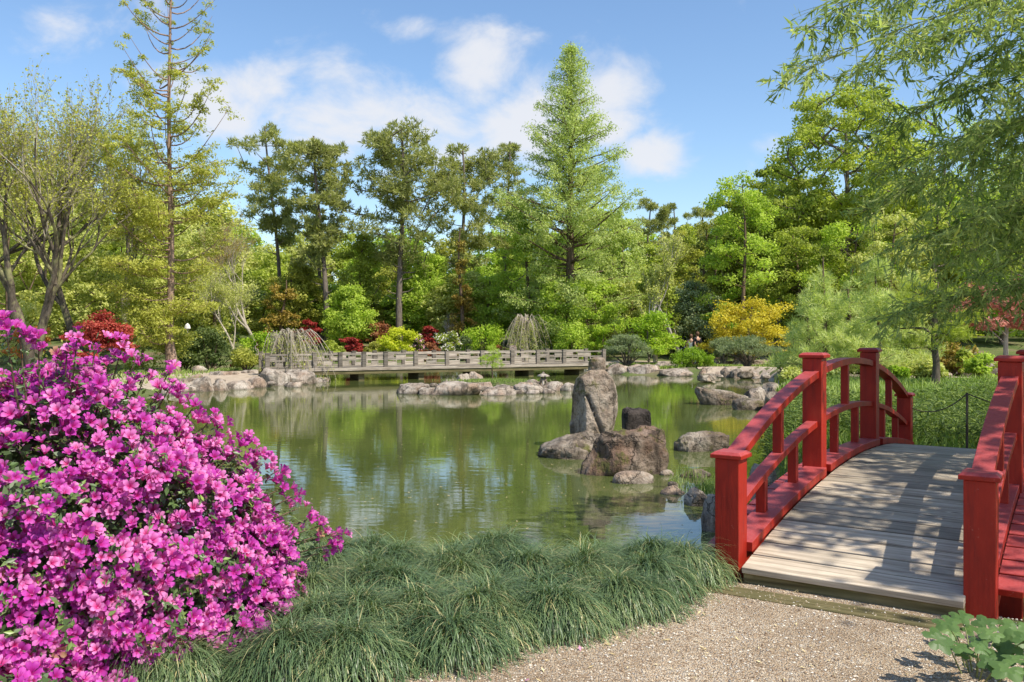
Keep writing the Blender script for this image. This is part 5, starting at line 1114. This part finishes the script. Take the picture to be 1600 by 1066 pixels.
m_, nt, o_ = newmat('pebbles'); a = nd(nt, 'ShaderNodeAttribute', attribute_name='tint').outputs['Fac']
prin(nt, o_, ramp(nt, a, [(0, (.16, .10, .06)), (.3, (.36, .26, .17)), (.6, (.55, .46, .35)), (.85, (.66, .61, .53)), (1, (.3, .28, .26))]), .8)
tag(b.build('loose_gravel', m_), 'loose tan and white pebbles scattered over the gravel path', 'gravel', kind='stuff')

# --- leafy plant in the corner
def leafy():
    g = G(1540, 1052, 0); e = empty('leafy_plant', tuple(g), 'low plant with toothed lobed green leaves at the foot of the right bridge post', 'plant'); r = np.random.default_rng(51)
    out = []
    for k in range(33):                                   # half outline of a lobed, toothed leaf
        pass
    def leaf_outline():
        pts = []; n = 40
        for k in range(n + 1):
            a = -math.pi * .93 + 2 * math.pi * .93 * k / n
            lob = .62 + .38 * abs(math.cos(a * 2.5)) ** 1.2; tooth = 1 + .07 * (k % 2); rr_ = lob * tooth * (1 - .25 * abs(a) / math.pi)
            pts.append((math.cos(a) * rr_, math.sin(a) * rr_))
        return pts
    ol = leaf_outline(); V = [(0, 0, 0)] + [(x * .5, y * .5, 0.05 * (x * x + y * y) + .03 * abs(math.sin(math.atan2(y, x) * 2.5))) for x, y in ol] + [(x, y, -.10 * (x * x + y * y)) for x, y in ol]; n = len(ol)
    V = np.array(V); Fc3 = [(0, 1 + k, 2 + k) for k in range(n - 1)]; Fc4 = [(1 + k, 1 + n + k, 2 + n + k, 2 + k) for k in range(n - 1)]
    spots = [(1478, 972, .085), (1500, 962, .09), (1540, 975, .085), (1565, 972, .10), (1590, 985, .10), (1465, 1000, .09), (1497, 1010, .08), (1530, 1000, .075), (1550, 990, .08), (1580, 1005, .09), (1560, 1020, .095), (1592, 1030, .10), (1520, 985, .07),
             (1605, 1000, .1), (1548, 1035, .07), (1485, 985, .075), (1510, 1022, .06), (1575, 1045, .10), (1600, 1055, .10), (1620, 1020, .1), (1640, 980, .12), (1630, 1045, .11), (1535, 1015, .06)]
    for px, py, sz in spots:
        zz = r.uniform(.10, .24); Y = (CZ - zz) * F / (py - YH); c = np.array([(px - CX) / F * Y, Y, zz]) - g
        N = unit(np.array([-.15, -.35, 1.0]) + r.normal(size=3) * .22); a = r.random() * 6.28; D = np.array([math.cos(a), math.sin(a), 0]); D = unit(D - N * (D @ N)); S = np.cross(N, D); Mx = np.stack([D, S, N])
        b = MB(); b.add(V @ Mx * sz * r.uniform(.85, 1.1), Fc3, tint=r.uniform(.3, .9)); b.add(V @ Mx * sz, Fc4, tint=0) if False else None
        b2 = MB(); s_ = sz * r.uniform(.7, .95); b2.add(V @ Mx * s_, Fc3, tint=r.uniform(.3, .9), smooth=True); b2.add(V @ Mx * s_, Fc4, tint=b2.t[0][0], smooth=True); o = b2.build('leaf', M['corner_leaf'], e); o.location = c
    for px, py, sz in spots:
        pass
    b = MB()
    for ch in e.children:
        c = np.array(ch.location); q = np.array([c[0] * .35, c[1] * .3 + .05, -.01]); b.tube([q, (q + c) / 2 + [0, 0, .04], c - [0, 0, .003]], [.004, .003, .0025], 5)
    b.build('stems', M['culm'], e)
M['corner_leaf'] = leafmat('corner_leaves', [(.05, .10, .03), (.09, .17, .05), (.15, .25, .08)], .3, .45, .3, g=1)
leafy()

# --- litter on the path
b = MB(); r = np.random.default_rng(43); n = 260; x = r.uniform(-1.2, 2.8, n); y = r.uniform(3.5, 5.4, n) ; C = np.stack([x, y, T(x, y) + .014], 1)
b.leaves(C, unit(r.normal(size=(n, 3)) * .25 + [0, 0, 1]), rnd_dirs(n), r.uniform(.012, .05, n), r.uniform(.004, .012, n), r.random(n)); tag(b.build('leaf_litter', M['straw']), 'dry straw coloured leaf bits fallen on the gravel path', 'leaf litter', kind='stuff')
b = MB(); n = 90; x = -1.3 + r.gamma(1.5, .35, n); y = r.uniform(3.5, 5.0, n); C = np.stack([x, y, T(x, y) + .016], 1); b.leaves(C, unit(r.normal(size=(n, 3)) * .3 + [0, 0, 1]), rnd_dirs(n), .03, .018, r.random(n)); tag(b.build('fallen_petals', M['pink_bloom']), 'scattered fallen pink petals beside the azalea', 'petals', kind='stuff')
# --- bits floating on the pond
b = MB(); r = np.random.default_rng(47); n = 420; x = r.uniform(-6, 3.2, n); y = 7.4 + 16 * r.random(n) ** 1.6; k = sdf(x, y) < -.15; x, y = x[k], y[k]; n = len(x); C = np.stack([x, y, np.full(n, WZ + .004)], 1)
b.leaves(C, np.tile([0, 0, 1.0], (n, 1)), unit(r.normal(size=(n, 3)) * [1, 1, 0]), r.uniform(.02, .06, n), r.uniform(.01, .025, n), r.random(n)); tag(b.build('floating_leaves', M['straw']), 'small pale leaves and petals floating on the pond', 'floating leaves', kind='stuff')
# --- azalea
def petal_flower(seed):
    r = np.random.default_rng(seed); V = []; Fc = []; R = []
    for k in range(5):
        a0 = k * 1.2566 + r.normal() * .08; tw = r.normal() * .15; cz = r.uniform(-.12, .1); ln = r.uniform(.9, 1.05)
        st = [(.06, .05, -.75), (.26, .15, -.42), (.55, .33, -.12), (.82, .30, .05), (1.05, .07, .0 + cz)]
        i0 = len(V)
        for j, (rad, wd, z) in enumerate(st):
            for q in (-1, -.45, .45, 1):
                x = rad * ln - (.08 * q * q if j == 4 else 0); y = wd * q; zz = z + .10 * abs(q) * (j > 1) + r.normal() * .035 * (j > 1) + tw * y * .4
                V.append((x * math.cos(a0) - y * math.sin(a0), x * math.sin(a0) + y * math.cos(a0), zz)); R.append(rad * (1 if k not in (0,) else .8))
        for j in range(4):
            for q in range(3): Fc.append((i0 + j * 4 + q, i0 + j * 4 + q + 1, i0 + j * 4 + 5 + q, i0 + j * 4 + 4 + q))
    for k in range(6):                                   # stamens
        a = r.random() * 6.28; i0 = len(V); p0 = np.array([0, 0, -.45]); p1 = np.array([math.cos(a) * .12 + .1, math.sin(a) * .12, .35])
        for s_ in (-.012, .012): V.append(tuple(p0 + [s_, 0, 0])); V.append(tuple(p1 + [s_, 0, 0]))
        Fc.append((i0, i0 + 1, i0 + 3, i0 + 2)); R += [0.1, .35, .1, .35]
    return np.array(V), np.array(Fc), np.array(R)
def azalea():
    r = np.random.default_rng(61)
    blobs = np.array([(-3.3, 4.3, .42, 1.3, 1.3, 1.02), (-2.5, 4.35, .42, 1.02, 1.05, .96), (-2.02, 4.55, .32, .72, .80, .70), (-1.70, 4.68, .14, .50, .58, .50), (-1.5, 4.45, .02, .38, .4, .3), (-2.6, 3.75, .25, .80, .55, .72), (-3.1, 3.25, .05, 1.0, .55, .55), (-2.2, 4.0, .12, .62, .5, .50), (-1.95, 3.3, -.05, .42, .42, .34), (-2.3, 3.1, 0, .55, .35, .36), (-4.6, 4.4, .5, 1.4, 1.4, 1.25)])
    e = empty('azalea_bush', (-2.6, 4.4, 0), 'huge azalea bush covered in magenta pink blossom at the left edge', 'shrub'); org = np.array([-2.6, 4.4, 0])
    def surf(nper, dep=0.0, seed=0, rand_dep=0):
        q = np.random.default_rng(seed); P_ = []; N_ = []
        for c in blobs:
            n = int(nper * (c[3] * c[5] * 1.2)); d = unit(q.normal(size=(n, 3))); sc = c[3:6] * (1 - dep - rand_dep * q.random(n)[:, None])
            lump = 1 + .10 * np.sin(d[:, 0] * 9 + c[0] * 5) * np.sin(d[:, 1] * 8 + d[:, 2] * 7) + .06 * np.sin(d[:, 2] * 17 + d[:, 0] * 13)
            P_.append(c[:3] + d * sc * lump[:, None]); N_.append(unit(d / c[3:6]))
        P_ = np.concatenate(P_); N_ = np.concatenate(N_); keep = P_[:, 2] > .04
        for c in blobs: keep &= (((P_ - c[:3]) / (c[3:6] * (.93 - dep - rand_dep * .5))) ** 2).sum(1) > .98
        return P_[keep], N_[keep]
    Pc, Nc = surf(2200, .02, 1, .06)
    # sprigs standing out from the bush carry their own blossom
    spr = MB(); ex = []; exn = []
    for px, py, Y in [(190, 545, 4.4), (212, 560, 4.4), (172, 560, 4.4), (226, 590, 4.5), (268, 600, 4.6), (275, 628, 4.6), (280, 650, 4.6), (248, 615, 4.5), (302, 662, 4.6), (330, 690, 4.7), (358, 690, 4.8), (372, 705, 4.8), (398, 706, 4.9), (392, 735, 4.9), (30, 522, 4.0), (8, 505, 3.8), (60, 540, 4.1), (105, 548, 4.2), (88, 566, 4.2),
                      (420, 742, 4.9), (445, 760, 4.9), (460, 775, 5.0), (480, 812, 5.0), (497, 838, 5.0), (528, 832, 5.1), (520, 850, 5.1), (240, 640, 4.6), (300, 640, 4.7), (318, 690, 4.7), (345, 665, 4.8), (410, 725, 4.9), (435, 735, 4.9), (205, 600, 4.5), (150, 540, 4.3), (262, 585, 4.6), (385, 690, 4.9), (465, 795, 5.0), (505, 820, 5.0), (512, 862, 5.1), (330, 655, 4.7), (440, 915, 4.5), (425, 925, 4.5), (120, 532, 4.1)]:
        p = P(px, py, Y); ex.append(p); d = unit(p - np.array([-2.3, 4.3, .3])); exn.append(d)
        q = p - d * .45; spr.tube(np.array([q, (p + q) / 2 + [0, 0, -.02], p]) - org, [.007, .005, .003], 4)
    Pc = np.concatenate([Pc, ex]); Nc = np.concatenate([Nc, exn]); ne = len(ex)
    # each cluster carries two to four flowers
    FP = []; FN = []
    for i, (p, n_) in enumerate(zip(Pc, Nc)):
        if i < len(Pc) - ne and (math.sin(p[0] * 6.1 + 1) * math.sin(p[1] * 5.3) + math.sin(p[2] * 8.3 + p[0] * 3) < -1.45): continue
        for k in range(r.integers(2, 5) + (2 if i >= len(Pc) - ne else 0)):
            o_ = unit(r.normal(size=3)); FP.append(p + (o_ - n_ * (o_ @ n_)) * r.uniform(.02, .075) + n_ * r.uniform(-.03, .07)); FN.append(unit(n_ * .8 + np.array([0, -.25, .25]) + o_ * .55))
    FP = np.array(FP); FN = np.array(FN); n = len(FP); var = [petal_flower(300 + k) for k in range(5)]
    size = r.uniform(.024, .040, n); spin = r.random(n) * 6.28; tint = np.clip(r.normal(size=n) * .25 + .5 + .2 * np.sin(FP[:, 0] * 3), 0, 1)
    # nearest, biggest flowers facing the path are parts of their own
    visible = (FN[:, 1] < .1) & ((FP[:, 0] / FP[:, 1]) > -.6); score = size / np.linalg.norm(FP - [0, 0, CZ], axis=1) * visible; single = set(np.argsort(-score)[:100].tolist())
    mesh_by = {}
    big = MB()
    for i in range(n):
        Vf, Ff, Rf = var[i % 5]; N = FN[i]; ref = np.array([math.cos(spin[i]), math.sin(spin[i]), .3]); D = unit(ref - N * (ref @ N)); S = np.cross(N, D); Mx = np.stack([D, S, N])
        if i in single:
            tq = min(2, int(tint[i] * 3)); key = (i % 5, tq)
            if key not in mesh_by: bb = MB(); bb.add(Vf, Ff, tint=(tq + .5) / 3, rad=Rf); o = bb.build('flower', M['petal'], e); mesh_by[key] = o.data
            else: o = bpy.data.objects.new('flower', mesh_by[key]); col.objects.link(o); o.parent = e
            mat = Matrix(Mx.T.tolist()).to_4x4(); o.matrix_local = Matrix.Translation(Vector((FP[i] - org).tolist())) @ mat @ Matrix.Scale(float(size[i]), 4)
        else: big.add(Vf @ Mx * size[i] + FP[i] - org, Ff, tint=tint[i], rad=Rf)
    o = big.build('flowers', M['petal'], e); o['kind'] = 'stuff'
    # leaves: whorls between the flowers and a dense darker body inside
    lf = MB(); P1, N1 = surf(1500, .0, 7, .07); m = len(P1); idx = np.repeat(np.arange(m), 5); q = len(idx); D = unit(N1[idx] * .5 + r.normal(size=(q, 3)) * .8); C = P1[idx] + D * .018
    N = unit(N1[idx] + r.normal(size=(q, 3)) * .45 + [0, 0, .3]); L = r.uniform(.028, .05, q); lf.leaves(C - org, N, D, L, L * .42, np.clip(r.normal(size=q) * .2 + .42 + .4 * (r.random(q) < .06), 0, 1), fold=.08)
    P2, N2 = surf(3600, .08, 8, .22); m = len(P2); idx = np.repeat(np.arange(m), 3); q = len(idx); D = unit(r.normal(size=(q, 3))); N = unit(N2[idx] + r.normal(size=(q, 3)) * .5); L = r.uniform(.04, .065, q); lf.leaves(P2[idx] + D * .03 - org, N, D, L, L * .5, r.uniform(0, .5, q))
    for p, d in zip(ex, exn):
        m = 44; t = r.random(m); C = p - d * (t * .38)[:, None] + r.normal(size=(m, 3)) * .018; D = unit(d * .6 + r.normal(size=(m, 3)) * .7); N = unit(r.normal(size=(m, 3)) + [0, 0, 1]); lf.leaves(C - org, N, D, .04, .016, np.clip(.5 + r.normal(size=m) * .2, 0, 1), fold=.08)
    lf.build('leaves', M['azalea_leaf'], e)
    for k in range(60):
        i = r.integers(0, len(P2)); p = P2[i]; q_ = np.array([p[0] * .35 - 2.7 * .65, p[1] * .35 + 4.4 * .65, 0.0]); spr.tube(np.array([q_, (p + q_) / 2 + r.normal(size=3) * .05, p]) - org, [.014, .009, .004], 5)
    spr.build('stems', M['bark_brown'], e)
azalea()

# --- overhanging bamboo on the right
def bamboo():
    r = np.random.default_rng(71); e = empty('bamboo_clump', (8.2, 6.5, 0), 'arching bamboo clump leaning in over the bridge from the right edge', 'bamboo'); org = np.array([8.2, 6.5, 0])
    # (tip px, tip py, distance of the tip, height the culm arches to, base)
    tips = [(1212, 135, 6.6, 4.3, (7.8, 5.6)), (1235, 60, 6.8, 4.9, (8.0, 6.0)), (1300, 130, 7.4, 4.4, (8.6, 6.6)), (1290, 20, 7.0, 5.3, (8.0, 5.2)), (1345, 40, 7.6, 5.2, (8.4, 6.0)), (1355, 215, 7.8, 4.2, (9, 7)), (1365, 275, 8.0, 3.9, (9, 7.6)), (1340, 330, 8.4, 3.4, (9.4, 8.2)), (1400, 390, 8.0, 3.0, (8.6, 7.8)),
            (1390, 100, 8.4, 5.0, (9.2, 7.4)), (1430, 60, 8.6, 5.4, (9.2, 7.8)), (1420, 180, 9.0, 4.8, (9.8, 8.6)), (1440, 260, 9.0, 4.2, (9.8, 8.8)), (1450, 330, 9.2, 3.8, (9.8, 9)), (1455, 420, 8.6, 3.0, (9.4, 8.4)), (1480, 130, 7.6, 4.6, (8.2, 6.8)), (1490, 30, 7.4, 5.2, (8.2, 6.4)),
            (1500, 350, 7.4, 3.0, (8.2, 6.9)), (1510, 440, 7.8, 2.7, (8.4, 7.4)), (1540, 470, 8.6, 2.5, (9, 8.2)), (1395, 490, 8.8, 2.1, (9, 9.2)), (1530, 220, 8.0, 3.8, (8.8, 7.4)), (1560, 300, 9.4, 4.0, (10, 9)), (1475, 240, 7.0, 3.6, (8.0, 6.1)), (1530, 120, 9.6, 5.0, (10, 9.2)),
            (1520, 400, 9.4, 3.2, (10, 9)), (1580, 450, 7.6, 2.8, (8.4, 7.3)), (1560, 60, 8.6, 5.4, (9.4, 8)), (1570, 160, 7.2, 4.2, (8, 6.4)), (1405, 300, 7.6, 3.8, (8.6, 7.2)), (1460, 380, 7.8, 3.2, (8.6, 7.5)), (1545, 340, 8.2, 3.5, (8.8, 7.8)), (1385, 20, 7.9, 5.4, (8.8, 6.6)), (1600, 380, 8.4, 3.6, (9.2, 7.8)), (1590, 240, 8.8, 4.4, (9.6, 8.2)), (1500, 480, 9.2, 2.5, (9.8, 9))]
    for ti, (px, py, Y, zh, bs) in enumerate(tips):
        tip = P(px, py, Y); bse = np.array([bs[0] + .0, bs[1], 0.0]); c1 = np.array([bse[0] - .2, bse[1], zh * .95]); c2 = np.array([(bse[0] * .45 + tip[0] * .55), (bse[1] * .45 + tip[1] * .55), max(zh, tip[2]) * 1.10 + .1])
        u = np.linspace(0, 1, 26)[:, None]; pts = (1 - u) ** 3 * bse + 3 * u * (1 - u) ** 2 * c1 + 3 * u * u * (1 - u) * c2 + u ** 3 * tip
        b = MB(); b.tube(pts - org, np.linspace(.019, .003, 26), 6); cu = b.build('culm', M['culm'], e)
        lf = MB(); tw = MB(); C = []; D = []; N = []
        bare_u = .42 if ti != 20 else .75
        nn = int(26 if tip[2] > 2 else 16) + 8
        for k in range(nn):
            t = bare_u + (1 - bare_u) * (k + r.random()) / nn; p = np.array([np.interp(t, u[:, 0], pts[:, c]) for c in range(3)]); dirc = unit(np.array([np.interp(min(1, t + .03), u[:, 0], pts[:, c]) for c in range(3)]) - p + 1e-6)
            for q in range(5):
                Lt = r.uniform(.25, .75) * (1.15 - .55 * (t - bare_u) / (1 - bare_u)); dv = unit(dirc * .6 + r.normal(size=3) * [.7, .7, .45] + [0, 0, -.05]); v = np.linspace(0, 1, 5)[:, None]; tp = p + dv * Lt * v - np.array([0, 0, .15 * Lt]) * v ** 2; tw.tube(tp - org, np.linspace(.0035, .0015, 5), 3)
                for s_ in range(10):
                    w_ = r.uniform(.25, 1.0); base = np.array([np.interp(w_, v[:, 0], tp[:, c]) for c in range(3)]); ld = unit(dv * .7 + r.normal(size=3) * .45 + [0, 0, -.5]); ll = r.uniform(.07, .135); C.append(base + ld * ll * .5); D.append(ld); N.append(unit(r.normal(size=3) + [0, 0, .6]))
        C = np.array(C); D = np.array(D); N = np.array(N); m = len(C); L = r.uniform(.07, .135, m); lf.leaves(C - org, N, D, L, L * .19, np.clip(r.normal(size=m) * .2 + .4 + r.normal() * .12 + .4 * (r.random(m) < .04), 0, 1), fold=.1)
        tw.build('twigs', M['culm'], cu); lf.build('foliage', M['bamboo'], cu)
bamboo()

# --- tree standing beside the path just right of the camera; its crown dapples the bridge and the gravel
broadleaf('path_tree', (6.5, 3.3, 0), 7.4, 2.2, .5, 60, 85, .13, 'green', 'leafy tree beside the path to the right, shading the near end of the bridge', 'tree', None, 'bark_grey', 201, tr=.14, rc=.55, shape='round', flat=.5, inner=.2)
